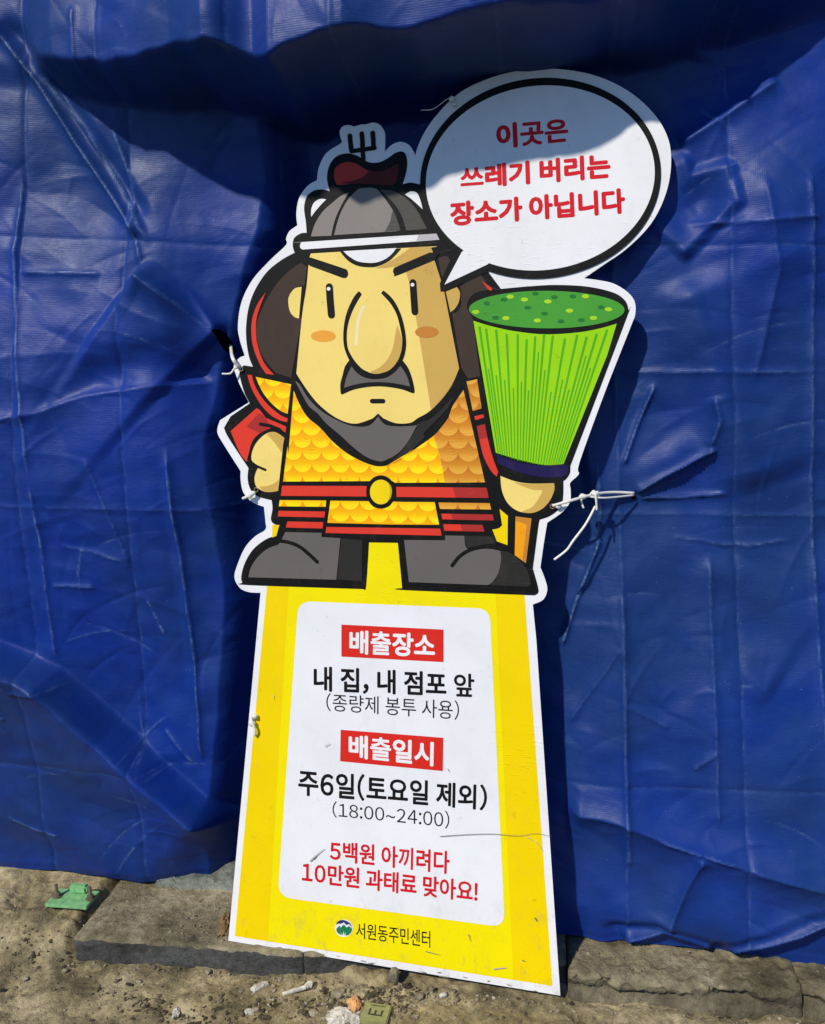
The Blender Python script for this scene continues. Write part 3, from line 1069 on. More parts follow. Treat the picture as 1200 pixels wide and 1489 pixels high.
# the warrior: a black silhouette with the coloured areas printed on it
WA = fill('cartoon_warrior',
          'a 115,830 104,790 112,745 150,718 185,714* 180,650 170,570 185,505 225,470 275,462 318,472* 303,395 318,320 358,270 420,252 480,266 520,292 560,306 610,303 660,278 700,250 738,241 763,262 770,320 758,385 742,432* '
          '790,422 840,432* p 620,268* 650,340* 668,350* 712,392* i 680,420* 815,600* d 600,128 740,121 900,130 1030,160 1090,200 1108,250 1095,300 810,1050* 808,1085 790,1115 770,1130* f 1038,400* 1035,500 1010,560 960,600 900,622* 895,640* '
          '860,905* 888,1005 892,1045 870,1062* 115,1032 100,1020* 75,757* e 878,730* 862,975 848,993* 200,970 165,955 160,915 182,840 230,765 300,712 358,692* 375,632* 345,627 326,600 335,540 330,492* 250,470 210,430 195,370 200,312* '
          '130,208 78,125 62,85* c 100,988* 207,915* j 215,760 165,590 155,500* 195,430 260,432 315,440* c 205,660 190,580 186,490 200,380 235,280 300,180 380,112 462,66*',
          'black', SIGN, 5)
fk = []
for s_ in ('a 436,150 440,195 446,238', 'a 505,138 509,180 511,228', 'a 569,134 572,175 574,215'):
    fk.append(ribbon(smooth_path(parse(s_), False, 4), 7.0, None, True))
poly_obj('plume_fork', fk, 'black', WA, 6)
stroke('fork_crossbar', 'a 446,240* 580,220*', 6.5, 'black', WA, 7)
stroke('fork_stem', 'a 511,232* 514,290*', 6.5, 'black', WA, 8)
L0 = 9
fill('yellow_gap', 'e 334,632* 374,632* 357,694* 334,702*', 'yellow', WA, L0)
fill('yellow_gap', 'f 667,560* 715,600* 713,770* 652,748* 625,680* 662,672 682,655*', 'yellow', WA, L0)
# plume and helmet
fill('plume', 'a 345,375 352,340 385,312 425,303 470,312 510,335 545,352 600,357 650,348 700,318 722,315* 718,370 705,420 680,440* 560,432 450,430 370,436 350,410', 'plume', WA, L0)
fill('plume_shade', 'a 545,354* 600,357 650,348 700,318 722,315* 718,370 705,420 680,440* 560,432 450,430 385,425* 460,410 520,385', 'plumedark', WA, L0 + 1)
fill('helmet_panel', 'a 210,736* 235,660 280,590 335,540 385,500 430,480* 385,560 350,640 328,732*', 'midgrey', WA, L0)
fill('helmet_panel', 'a 345,728* 375,620 420,530 480,465 515,455 580,455 620,490 690,590 732,700* 700,706*', 'midgrey', WA, L0)
fill('helmet_shade', 'a 690,590 732,700* 640,708* 670,650', 'helmetdark', WA, L0 + 1)
fill('helmet_panel', 'a 612,464* 690,472 770,520 830,590 885,693* 765,702* 735,610 690,540 650,500', 'helmetdark', WA, L0)
fill('helmet_side_tab', 'a 212,622* 212,580 228,540 262,518 300,520* 270,550 235,590*', 'white', WA, L0)
fill('helmet_side_tab', 'a 757,492* 790,474 825,482 845,520 860,578* 830,550 790,515', 'white', WA, L0)
fill('helmet_brim', 'a 155,770* 165,768 940,719* 958,755* 160,812* 148,800 148,782', 'white', WA, L0)
fill('brim_shade', 'a 835,726* 940,719* 958,755* 822,766*', 'palegrey', WA, L0 + 1)
fill('helmet_jewel', 'a 400,822* 708,804* 680,840 640,870 590,888 540,890 480,880 430,850', 'white', WA, L0 + 8)
# brown hair and red cape
fill('hair', 'c 495,125* 430,170 370,230 315,310 270,400 245,480 250,560 275,640 315,700 355,745* 440,772* 500,440* 455,400 425,350 440,285 480,258 515,255* 530,150*', 'hair', WA, L0)
fill('hair', 'd 245,130* 300,90* 352,72* 395,130* 430,140* 330,160 288,200 280,240* 312,300* 348,590* 285,602* 250,545* 205,270* 240,250 252,200', 'hair', WA, L0)
fill('hair', 'a 950,862* 990,850 1010,858 1022,885* 1008,940 985,990* 965,950*', 'hair', WA, L0)
fill('cape_edge', 'c 298,290* 250,360 222,440 217,520 228,600 262,690 300,750* 345,755* 290,690 255,600 243,520 250,420', 'red', WA, L0 + 1)
fill('cape_edge', 'i 600,505* 640,540 700,580 720,612 700,620 670,600 640,560', 'red', WA, L0 + 1)
# head
FA = fill('face', 'a 210,835* 890,795 908,800* 925,880* d 115,0* 160,140* 240,550* 200,640 140,720 80,775 30,803 c 1110,1025 1030,1027 960,1000* 930,972* 900,1000* 800,1030 700,1000 600,925 530,840 470,748* 485,590 505,400 527,260 537,150 a 200,860*', 'skin', WA, L0)
fill('face_shade', 'a 740,860* 925,872* d 115,0* 160,140* 240,550* 200,640 140,720 95,760* 60,540 20,300 a 800,1080', 'skinshade', FA, L0 + 1)
fill('brow_shade', 'a 790,800* 890,795 908,800* 925,840* 800,880 720,905 640,918 590,920* 690,870', 'skinshade', FA, L0 + 2)
fill('ear', 'c 500,260* 460,270 430,310 425,350 435,400 460,430 485,438*', 'skin', WA, L0 + 1)
fill('ear', 'i 215,632* 335,582* 365,630 368,690 350,760 310,820 265,855*', 'skinshade', WA, L0 + 1)
fill('jewel_outline', 'a 380,824* 735,806* 700,845 660,880 600,908 545,914 480,905 425,875', 'black', FA, L0 + 5)
fill('helmet_jewel', 'a 405,824* 706,806* 680,840 640,868 590,886 540,888 480,878 435,852', 'white', FA, L0 + 6)
fill('jewel_shade', 'a 655,812* 706,808* 680,840 640,868 590,884* 620,850', 'palegrey', FA, L0 + 7)
fill('eyebrow', 'a 190,852* 395,920 420,932 426,955 415,975 395,976* 205,906* 185,890*', 'black', FA, L0 + 6)
fill('eyebrow', 'a 695,918* 900,830* 960,830* 930,872* 715,960 695,955 688,938', 'black', FA, L0 + 6)
stroke('eye', 'k 70,128 80,280 93,432', 10.2, 'black', FA, L0 + 5)
stroke('eye', 'k 975,82 985,240 996,398', 9.9, 'black', FA, L0 + 5)
ellipse('eye_glint', 478.5, 420.2, 2.7, 2.7, 0, 'white', FA, L0 + 7, 20)
ellipse('eye_glint', 600.3, 414.3, 2.7, 2.7, 0, 'white', FA, L0 + 7, 20)
ellipse('blush', 470.6, 488.8, 18, 8.3, 0, 'blush', FA, L0 + 2, 40)
ellipse('blush', 621.0, 483.0, 17, 8.3, 0, 'blushdark', FA, L0 + 3, 40)
stroke('mouth', 'k 533,1364* 652,1364*', 6.4, 'black', FA, L0 + 5)
MU = fill('moustache', 'k 192,1275* 190,1180 215,1080 240,990 285,925* 560,900* 860,920* 920,1000 960,1100 985,1200 992,1262 980,1278 955,1272* 850,1235 720,1212 600,1203 470,1212 330,1240 215,1288 198,1285', 'black', FA, L0 + 5)
fill('moustache_grey', 'k 230,1222* 250,1130 280,1050 312,990* 360,1050 430,1100 520,1125 600,1126 690,1110 770,1060 840,985* 880,1040 915,1110 945,1208* 850,1185 720,1165 600,1160 470,1165 330,1190', 'grey', FA, L0 + 6)
fill('nose_outline', 'k 385,180* 340,235 290,330 250,440 228,560 222,680 232,780 262,870 310,960 380,1040 470,1095 580,1118 680,1095 770,1040 830,970 875,890 898,780 898,680 880,560 845,430 790,310 730,230 660,170*', 'black', FA, L0 + 7)
NO = fill('nose', 'k 655,165* 520,110* 392,172* 425,210* 370,300 320,400 285,500 265,600 262,700 275,800 320,890 380,970 450,1030 560,1070 660,1055 740,1015 810,930 845,840 858,760 858,680 835,560 800,430 740,320 680,250 632,200*', 'skin', FA, L0 + 8)
fill('nose_shade', 'k 805,545* 835,620 856,690 858,760 845,840 810,930 740,1015 660,1055 560,1070 515,1048* 600,1010 680,940 740,840 770,740 785,640', 'skinshade', FA, L0 + 9)
stroke('nose_gloss', 'k 440,345 395,460 372,590 360,750', 4.6, 'gloss', FA, L0 + 9, True)
# beard
fill('beard', 'c 463,790* 490,810 540,890 620,965 720,1020 800,1045 880,1040 930,990* 970,1035 1050,1045 1120,1042 1160,1035* e 1150,70 1100,160 1040,230 970,268 930,273 870,252 800,203 720,130 640,62 590,5 c 540,930 500,860', 'grey', WA, L0 + 1)
fill('beard_shade', 'e 1160,62* 1185,45* d 90,810 170,740 215,690* 190,740 140,800 60,880 e 1190,140 1100,225 1000,275* 1050,230 1110,150', 'darkgrey', WA, L0 + 2)
# armour
AR = fill('armour', 'c 455,845* 490,925 535,995 e 600,82 680,168 770,238 870,287 950,302 1040,275 1130,205* f 0,320* 100,265 200,195 300,120 370,30* 395,-40* d 262,660* 372,1132* f 582,405* 60,408* e 1010,385* 880,385* 395,388* 420,190* c 425,1200*', 'scales', WA, L0)
fill('armour_shade', 'f 285,135* 300,120 370,30 395,-40* d 262,660* 372,1132* f 582,405* 350,408* 325,270*', 'scales_dark', WA, L0 + 1)
fill('collar_armour', 'j 350,562* 775,652* 735,1008* 640,965 540,880 450,770 390,660', 'scales', WA, L0)
fill('collar_trim', 'j 250,537* 305,542* 330,640 390,760 480,880 580,970 660,1030 735,1062* 728,1108* 640,1085 540,1030 430,920 340,780 280,650', 'red', WA, L0)
fill('collar_armour', 'd 278,617* 332,605* 355,755* 310,768*', 'scales_dark', WA, L0)
fill('collar_trim', 'd 318,795* 365,785* 368,802* 322,815*', 'red', WA, L0)
fill('sleeve', 'd 330,845* 372,835* 385,905* 410,1000 440,1080* 432,1105* 400,1070 365,1000 345,920', 'red', WA, L0)
fill('sleeve_shade', 'd 330,845* 372,835* 385,903* 344,912*', 'darkred', WA, L0 + 1)
fill('sleeve', 'j 48,1215* 360,940* 400,960* 470,1055* 600,1110 715,1160* 710,1232* 620,1180 560,1165* 400,1240 310,1340 265,1489 c 190,1245* 150,1190 103,1078*', 'red', WA, L0)
fill('sleeve_shade', 'j 240,1160* 390,1000* 475,1060* 510,1120* 500,1185* 390,1235*', 'darkred', WA, L0 + 1)
stroke('sleeve_fold', 'j 410,1132* 520,1150* 640,1200*', 5.0, 'black', WA, L0 + 3)
# fist on the hip
fill('fist', 'e 400,142* 370,118 335,108 290,125 245,170 222,220 218,262 232,285* 262,300* 245,330 235,370 245,415 285,442 325,447 368,440*', 'skin', WA, L0 + 2)
fill('fist_shade', 'e 262,415* 310,412 350,395 372,375* 368,440* 325,447 285,440', 'skinshade', WA, L0 + 3)
fill('fist_shade', 'e 303,122* 335,108 370,118 403,142* 388,225* 345,165', 'skinshade', WA, L0 + 3)
stroke('finger_line', 'e 205,270* 245,300* 296,322*', 3.6, 'black', WA, L0 + 4)
# belt, skirt, boots
fill('belt', 'e 390,411* 866,413* 866,472* 383,468*', 'red', WA, L0 + 3)
fill('belt', 'e 1032,417* f 65,432* 592,436* 604,496* 68,490*', 'red', WA, L0 + 3)
fill('belt_shade', 'f 395,434* 592,436* 604,496* 412,494*', 'darkred', WA, L0 + 4)
ellipse('buckle_outline', 554.3, 715.3, 21.3, 24.2, 0, 'black', WA, L0 + 4, 50)
ellipse('buckle', 554.3, 715.3, 15.8, 17.9, 0, 'buckle', WA, L0 + 5, 50)
fill('buckle_shade', 'e 985,390* 1003,415 1008,445 1000,480 980,505* 993,470 996,430', 'buckledark', WA, L0 + 6)
fill('skirt_armour', 'e 376,492* 638,494* 635,530* 372,527*', 'scales', WA, L0 + 2)
fill('skirt_trim', 'e 370,552* 632,556* 628,590* 366,584*', 'red', WA, L0 + 2)
fill('skirt_trim', 'e 420,612* 622,616* 618,652* 412,646*', 'red', WA, L0 + 2)
fill('skirt_armour', 'e 662,495* 878,498* 905,530 950,540 990,528 1015,500* 1060,502* f 290,520* 316,652* 30,650* e 645,620*', 'scales', WA, L0 + 2)
fill('skirt_trim', 'e 640,643* f 322,674* 330,715* e 634,677*', 'red', WA, L0 + 2)
fill('skirt_armour', 'f 312,522* 610,526* 618,563* 320,560*', 'scales_dark', WA, L0 + 2)
fill('skirt_trim', 'f 328,587* 628,592* 634,627* 334,620*', 'red', WA, L0 + 2)
fill('trim_shade', 'f 385,588* 628,592* 634,627* 395,622*', 'darkred', WA, L0 + 3)
fill('skirt_trim', 'f 340,648* 568,653* 580,692* 346,686*', 'red', WA, L0 + 2)
fill('trim_shade', 'f 440,650* 568,653* 580,692* 450,689*', 'darkred', WA, L0 + 3)
fill('boot', 'e 408,672* 612,676* 612,700* 718,706* 695,940* 200,926* 215,870 255,810 310,765 370,742* 388,712*', 'grey', WA, L0 + 2)
fill('boot_shade', 'e 722,708* 842,716* 838,950* 700,938*', 'darkgrey', WA, L0 + 2)
stroke('boot_seam', 'e 368,720 430,730 490,755 540,795 588,840', 5.2, 'black', WA, L0 + 4)
fill('boot', 'f 112,740* 350,742* 352,714* 462,716* 478,790 f 560,790 640,795 672,805* 675,860 660,930 630,980 600,1002* 140,985*', 'grey', WA, L0 + 2)
fill('boot_shade', 'f 462,716* 570,718* 622,720* 640,760* 560,770 478,788*', 'darkgrey', WA, L0 + 3)
fill('boot_shade', 'f 672,805* 720,812 790,862 835,930* 850,1000* 838,1012* 600,1002* 640,975 665,920 676,860', 'darkgrey', WA, L0 + 3)
stroke('boot_seam', 'f 392,888 430,840 480,805 540,785 610,780 680,795', 5.2, 'black', WA, L0 + 5)
# the broom
BRM = fill('broom_handle', 'f 760,603* 853,615* 820,875* 755,828*', 'orange', WA, L0)
fill('handle_shade', 'f 762,603* 853,615* 820,875* 800,858* 825,650* 760,628*', 'orangedark', WA, L0 + 1)
fill('broom_hand', 'f 672,368* 760,400 850,412 984,410* 985,450 960,510 920,555 870,580 820,583 760,565 710,520 680,450', 'skin', WA, L0)
fill('hand_shade', 'f 745,405* 850,413 984,410* 985,450 960,510 920,555 870,580 820,583 795,575* 860,545 905,480 915,450* 850,445', 'skinshade', WA, L0 + 1)
fill('broom_binding', 'd 432,990* 520,1025 620,1045 700,1048 780,1042* 800,1050* 795,1090 770,1105* 700,1110 620,1100 540,1080 440,1038*', 'navy', WA, L0 + 1)
BB = fill('broom_bristles', 'd 313,305* 400,332 520,358 680,375 850,365 960,345 1048,320* 1000,480* 775,1040* 680,1045 560,1020 428,982*', 'lime', WA, L0)
tops = [(345, 340), (378, 350), (430, 355), (484, 378), (540, 378), (586, 405), (630, 390), (676, 378), (720, 385), (782, 400), (845, 382), (893, 392), (945, 376), (998, 356)]
bots = [(440, 985), (462, 992), (486, 1000), (512, 1010), (540, 1020), (566, 1024), (592, 1030), (618, 1036), (645, 1040), (672, 1042), (698, 1042), (722, 1042), (746, 1040), (768, 1036)]
rr = random.Random(5)
for (tx, ty), (bx_, by_) in zip(tops, bots):
    stroke('bristle_line', 'd %f,%f* %f,%f*' % (tx, ty, bx_, by_), 3.4, 'stripe', BB, L0 + 2, True, 1.7)
for i in range(13):
    (ax_, ay_), (cx_, cy_) = tops[i], tops[i + 1]
    (ex_, ey_), (gx_, gy_) = bots[i], bots[i + 1]
    f0 = rr.uniform(0.12, 0.45)
    mx, my = (ax_ + cx_) / 2, (ay_ + cy_) / 2
    nx_, ny_ = (ex_ + gx_) / 2, (ey_ + gy_) / 2
    stroke('bristle_line', 'd %f,%f* %f,%f*' % (mx + (nx_ - mx) * f0, my + (ny_ - my) * f0, nx_, ny_), 2.0, 'stripe', BB, L0 + 2, True, 1.2)
BTp = ellipse('broom_top', 795.3, 450.3, 113.0, 27.3, 0.3, 'greentop', WA, L0 + 3, 80)
for x, y in ((470, 197), (632, 166), (382, 216), (592, 239), (728, 184), (823, 180), (678, 269), (427, 290), (763, 308), (866, 302), (968, 236)):
    ellipse('dark_dot', 600 + x / 3.52941, 380 + y / 3.52941, 4.8, 2.8, 0, 'greendot', BTp, L0 + 5, 16)
for x, y in ((575, 197), (695, 207), (888, 180), (806, 254), (1006, 247), (480, 292), (641, 304), (929, 291), (325, 260), (502, 182)):
    ellipse('light_dot', 600 + x / 3.52941, 380 + y / 3.52941, 5.4, 3.0, 0, 'limedot', BTp, L0 + 5, 16)

# scuffs and scratches on the board
M_scuff = ink('scuff', (120, 116, 100))
INK['scuff'] = (120, 116, 100); INK['faint'] = (190, 186, 178)
for s_, w_, mt in (('h 740,196 830,190 920,188 1000,194 1060,186 1112,196', 1.0, 'scuff'), ('h 1030,197 1060,215 1085,245', 0.8, 'faint'), ('h 305,278 330,255 352,238', 2.2, 'faint'), ('h 316,272 326,262', 1.6, 'scuff'),
                   ('h 835,525 842,548', 1.1, 'scuff'), ('h 1058,470 1064,480', 2.0, 'scuff'), ('h 920,640 960,636', 2.2, 'faint'), ('g 310,612 328,600', 1.4, 'faint'), ('g 795,700 800,712', 1.2, 'faint'),
                   ('p 760,1395 764,1396', 1.5, 'scuff'), ('p 398,1010 399,1016', 1.0, 'faint'), ('p 620,1382 640,1387', 1.3, 'scuff'), ('p 640,1418 652,1420', 1.6, 'scuff')):
    stroke('scuff_mark', s_, w_, mt, SIGN, 26, True, w_ * 0.4)
# chips along the lower rim
for i in range(14):
    t = rng.uniform(0.02, 0.98)
    x, y = 332 + 483 * t, 1368 + 80 * t - rng.uniform(1.5, 6)
    stroke('scuff_mark', 'p %f,%f %f,%f' % (x, y, x + rng.uniform(2, 6), y + rng.uniform(-1, 1.5)), rng.uniform(0.6, 1.5), 'scuff', SIGN, 26)


# ------------------------------------------------------------------ ties that hold the sign to the tarp
def knot(name, p, size, seed, parent=None):
    r_ = random.Random(seed)
    bm = bmesh.new()
    bmesh.ops.create_icosphere(bm, subdivisions=2, radius=size)
    for v in bm.verts:
        v.co = Vector((v.co.x * 1.3, v.co.y * 0.8, v.co.z)) * r_.uniform(0.75, 1.15)
    me = bpy.data.meshes.new(name)
    bm.to_mesh(me); bm.free()
    me.materials.append(M_tie)
    me.polygons.foreach_set('use_smooth', [True] * len(me.polygons))
    o = bpy.data.objects.new(name, me)
    COL.objects.link(o)
    o.location = p
    if parent: o.parent = parent; o.location = p - Vector(parent.location)
    return o


def tie(loc, label):
    e_ = empty('cable_tie', loc, label, 'cable tie', 'ties fastening the sign to the tarpaulin')
    e_['_org'] = tuple(loc)
    return e_


def eyelet(parent, px, py):
    c = on_board(px, py, 30)
    pts = [c + BS * (0.0036 * math.cos(a)) + BU * (0.0036 * math.sin(a)) for a in np.linspace(0, 2 * math.pi, 13)]
    tube('eyelet', pts, 0.0011, M_bolt, parent, 6, n_sub=2)


# right hand tie
a = on_board(804, 735, 40)
t1 = tie(a, 'white cable tie running right from the board beside the broom hand')
b = tarp_at(922, 717, 0.006)
mid = on_y(864, 719, (a.y + b.y) / 2 - 0.010)
tube('strap', [a, on_y(830, 728, a.y - 0.006), mid, on_y(890, 716, b.y - 0.016), b], 0.0025, M_tie, t1, 8, n_sub=6)
tube('strap_end', [on_y(922, 720, b.y - 0.004), on_y(880, 724, mid.y - 0.002), on_y(850, 722, mid.y - 0.006), on_y(846, 730, mid.y - 0.010), on_y(849, 739, mid.y - 0.012)], 0.0017, M_tie, t1, 6, n_sub=6)
tube('strap_end', [on_y(858, 720, mid.y - 0.006), on_y(864, 714, mid.y - 0.008), on_y(867, 726, mid.y - 0.012), on_y(868, 742, mid.y - 0.012)], 0.0018, M_tie, t1, 6, n_sub=6)
tube('loose_tail', [on_y(866, 736, mid.y - 0.004), on_y(852, 762, mid.y - 0.012), on_y(834, 786, mid.y - 0.020), on_y(824, 800, mid.y - 0.024), on_y(806, 814, mid.y - 0.028)], 0.0022, M_tie, t1, 6, n_sub=6)
knot('knot', on_y(848, 722, mid.y - 0.006), 0.0052, 3, t1)
knot('knot', on_y(866, 718, mid.y - 0.006), 0.0052, 4, t1)
knot('knot', on_board(812, 736, 40), 0.0042, 5, t1)
eyelet(t1, 804, 736)
# upper left tie, through the hole in the tarp
a = on_board(349, 535, 35)
t2 = tie(a, 'white cable tie going from the collar edge into the hole in the tarpaulin')
b = tarp_at(330, 502, 0.0)
tube('strap', [a, on_y(344, 530, a.y - 0.004), on_y(338, 519, a.y), b + Vector((0, 0.02, 0))], 0.0032, M_tie, t2, 8, n_sub=6)
tube('loose_tail', [a, on_y(341, 536, a.y - 0.006), on_y(335, 543, a.y - 0.008), on_y(323, 543.5, a.y - 0.010)], 0.0017, M_tie, t2, 6, n_sub=6)
eyelet(t2, 352, 537)
# left lower tie
a = on_board(372, 715, 35)
t3 = tie(a, 'short white cable tie knotted at the edge beside the fist on the hip')
tube('strap', [a, on_y(366, 720, a.y - 0.006), on_y(360, 722, a.y - 0.008), on_y(353, 725, a.y - 0.006)], 0.0026, M_tie, t3, 6, n_sub=6)
knot('knot', on_y(362, 721, a.y - 0.007), 0.0056, 8, t3)
knot('knot', on_y(368, 717, a.y - 0.005), 0.0042, 9, t3)
eyelet(t3, 374, 712)
# top bubble tie with a thread
a = on_board(664, 155, 35)
t4 = tie(a, 'thin clear thread knotted at the upper left rim of the speech bubble')
tube('thread', [a, on_board(654, 146, 50), on_board(640, 155, 50), on_y(628, 159, 1.37), on_y(612, 160, 1.38)], 0.0007, M_tie, t4, 5, n_sub=6)
knot('knot', on_board(658, 146, 45), 0.0042, 11, t4)
knot('knot', on_board(662, 153, 40), 0.0034, 12, t4)
# torn tape on the left edge
a = on_board(371, 1048, 35)
t5 = tie(a, 'grey twisted cable tie stub on the left edge of the yellow panel')
knot('knot', on_board(372, 1040, 45), 0.0050, 14, t5)
knot('knot', on_board(369, 1050, 45), 0.0058, 15, t5)
tube('strap', [on_board(366, 1040, 40), on_board(370, 1048, 70), on_board(374, 1060, 60), on_board(372, 1068, 40)], 0.0024, M_tie, t5, 6, n_sub=6)

# ------------------------------------------------------------------ green fence post foot
pl = on_z(102, 1306, 0.062)
post = empty('fence_post', (pl.x, pl.y, 0.045), 'green steel post foot bolted to the kerb under the tarp at left', 'post')
post['_org'] = tuple(post.location)


def box_part(name, lo_, hi_, mat, parent, bev=0.001):
    bm = bmesh.new()
    bmesh.ops.create_cube(bm, size=1)
    for v in bm.verts:
        v.co = Vector([lo_[i] if v.co[i] < 0 else hi_[i] for i in range(3)])
    bmesh.ops.bevel(bm, geom=bm.edges[:], offset=bev, segments=2, affect='EDGES')
    me = bpy.data.meshes.new(name)
    bm.to_mesh(me); bm.free()
    me.materials.append(mat)
    o = bpy.data.objects.new(name, me)
    COL.objects.link(o)
    o.parent = parent
    return o


box_part('base_plate', (-0.048, -0.012, 0.002), (0.040, 0.040, 0.009), M_green, post)
box_part('post_tube', (-0.018, 0.024, 0.0085), (0.020, 0.039, 0.026), M_green, post, 0.004)
for bx_ in (-0.036, 0.036):
    bm = bmesh.new()
    bmesh.ops.create_cone(bm, cap_ends=True, segments=6, radius1=0.0068, radius2=0.0066, depth=0.006, matrix=Matrix.Translation((bx_, 0.012, 0.0150)))
    bmesh.ops.create_cone(bm, cap_ends=True, segments=12, radius1=0.0036, radius2=0.0030, depth=0.020, matrix=Matrix.Translation((bx_, 0.012, 0.0262)))
    bmesh.ops.create_cone(bm, cap_ends=True, segments=16, radius1=0.0092, radius2=0.0092, depth=0.0016, matrix=Matrix.Translation((bx_, 0.012, 0.0112)))
    me = bpy.data.meshes.new('bolt')
    bm.to_mesh(me); bm.free()
    me.materials.append(M_bolt)
    o = bpy.data.objects.new('bolt', me)
    COL.objects.link(o); o.parent = post


# ------------------------------------------------------------------ litter and stones
def gz(x, y):
    return float(ground_z(np.array([[x]]), np.array([[y]]))[0, 0])


def at_ground(px, py):
    p = on_z(px, py, 0.0)
    z = gz(p.x, p.y)
    p = on_z(px, py, z)
    return Vector((p.x, p.y, gz(p.x, p.y)))


def stone_mesh(name, r, seed, flat=0.7, mat=M_stone, sub=2):
    r_ = random.Random(seed)
    bm = bmesh.new()
    bmesh.ops.create_icosphere(bm, subdivisions=sub, radius=1)
    dirs = [Vector((r_.gauss(0, 1), r_.gauss(0, 1), r_.gauss(0, 1))).normalized() for _ in range(7)]
    cuts = [r_.uniform(0.55, 0.85) for _ in dirs]
    for v in bm.verts:
        c = v.co.copy()
        for d, k_ in zip(dirs, cuts):
            e = c.dot(d) - k_
            if e > 0: c -= d * e * 0.9
        v.co = Vector((c.x * r * 1.2, c.y * r, c.z * r * flat))
    me = bpy.data.meshes.new(name)
    bm.to_mesh(me); bm.free()
    me.materials.append(mat)
    return me


def put(name, me, p, label, cat, rot=(0, 0, 0), group=None, lift=0.0):
    o = bpy.data.objects.new(name, me)
    COL.objects.link(o)
    o.location = p + Vector((0, 0, lift))
    o.rotation_euler = rot
    return tag(o, label, cat, group)


put('stone', stone_mesh('stone', 0.011, 1), at_ground(492, 1448), 'rounded grey stone just left of the dark rubble under the yellow board', 'stone', (0, 0, 0.5), 'loose stones by the kerb', 0.006)
put('stone', stone_mesh('stone', 0.012, 2, 1.5, M_stone), at_ground(572, 1430), 'upright pale stone chip standing below the middle of the board', 'stone', (0.1, 0.2, 0.3), 'loose stones by the kerb', 0.011)
put('stone', stone_mesh('stone', 0.008, 3, 0.7), at_ground(610, 1452), 'dark reddish pebble right of the upright stone chip', 'stone', (0, 0, 1), 'loose stones by the kerb', 0.004)
put('stone', stone_mesh('stone', 0.007, 4, 0.6, M_paper), at_ground(645, 1450), 'small whitish pebble, rightmost of the loose stones below the board', 'stone', (0, 0, 1), 'loose stones by the kerb', 0.003)
put('stone', stone_mesh('stone', 0.009, 5, 0.6), at_ground(455, 1476), 'grey pebble left of the crumpled tissue', 'stone', (0, 0, 2), 'loose stones by the kerb', 0.004)


def crumple(name, w_, d_, h_, seed, mat, n=10):
    r_ = np.random.default_rng(seed)
    vs, fs = [], []
    for i in range(n):
        for j in range(n):
            u, v = i / (n - 1) - 0.5, j / (n - 1) - 0.5
            q = 1 - (2 * abs(u)) ** 2 * 0.5 - (2 * abs(v)) ** 2 * 0.4
            vs.append((u * w_ * (1 + 0.25 * r_.normal() * 0.5), v * d_ * (1 + 0.25 * r_.normal() * 0.5), max(0, h_ * q * (0.5 + 0.5 * r_.random()))))
    for i in range(n - 1):
        for j in range(n - 1):
            a_ = i * n + j
            fs.append((a_, a_ + n, a_ + n + 1, a_ + 1))
    b0 = len(vs)
    vs2 = [(x, y, -0.001) for x, y, z in vs]
    me = bpy.data.meshes.new(name)
    rim = [i * n for i in range(n)] + [(n - 1) * n + j for j in range(1, n)] + [i * n + n - 1 for i in range(n - 2, -1, -1)] + [j for j in range(n - 2, 0, -1)]
    for a_, c_ in zip(rim, rim[1:] + rim[:1]):
        fs.append((c_, a_, b0 + a_, b0 + c_))
    for i in range(n - 1):
        for j in range(n - 1):
            a_ = b0 + i * n + j
            fs.append((a_ + 1, a_ + n + 1, a_ + n, a_))
    me.from_pydata(vs + vs2, [], fs)
    me.materials.append(mat)
    me.update()
    return me


put('paper_scrap', crumple('paper_scrap', 0.034, 0.012, 0.008, 1, M_paper), at_ground(378, 1437), 'white torn paper scrap left of the cigarette end below the board', 'litter', (0, 0, 0.75), 'white litter on the pavement', 0.001)
put('paper_scrap', crumple('paper_scrap', 0.012, 0.020, 0.007, 2, M_paper), at_ground(256, 1474), 'white scrap farthest left on the pavement beside dark rubble', 'litter', (0, 0, 0.2), 'white litter on the pavement', 0.001)
put('paper_scrap', crumple('paper_scrap', 0.015, 0.012, 0.006, 3, M_paper), at_ground(363, 1473), 'tiny white scrap low in front of the torn paper scrap', 'litter', (0, 0, 0.2), 'white litter on the pavement', 0.001)
TS = put('tissue', crumple('tissue', 0.050, 0.036, 0.011, 4, M_paper, 14), at_ground(500, 1480), 'crumpled cream tissue with an orange end beside the olive plastic tag', 'litter', (0, 0, 0.2), None, 0.001)
o = bpy.data.objects.new('orange_end', crumple('orange_end', 0.020, 0.022, 0.014, 5, M_filter, 8))
COL.objects.link(o); o.parent = TS; o.location = (0.018, 0.014, 0.010); o.rotation_euler = (0.3, 0.1, 0.6)

# cigarette end
p = at_ground(430, 1443)
cg = empty('cigarette_end', p + Vector((0, 0, 0.004)), 'white crushed cigarette end lying left of the grey stone', 'cigarette end')
cg['_org'] = (0, 0, 0)
me_pts = [Vector((-0.020, -0.010, 0.0)), Vector((-0.008, -0.004, 0.001)), Vector((0.008, 0.005, 0.001)), Vector((0.016, 0.009, 0.002))]
tube('paper_tube', me_pts, 0.0042, M_paper, cg, 10, taper=lambda t: 0.8 + 0.2 * t)
tube('crushed_tip', [Vector((0.0165, 0.0092, 0.002)), Vector((0.0205, 0.013, 0.004)), Vector((0.024, 0.015, 0.003))], 0.0050, M_paper, cg, 7, taper=lambda t: 1.0 + 0.35 * t)

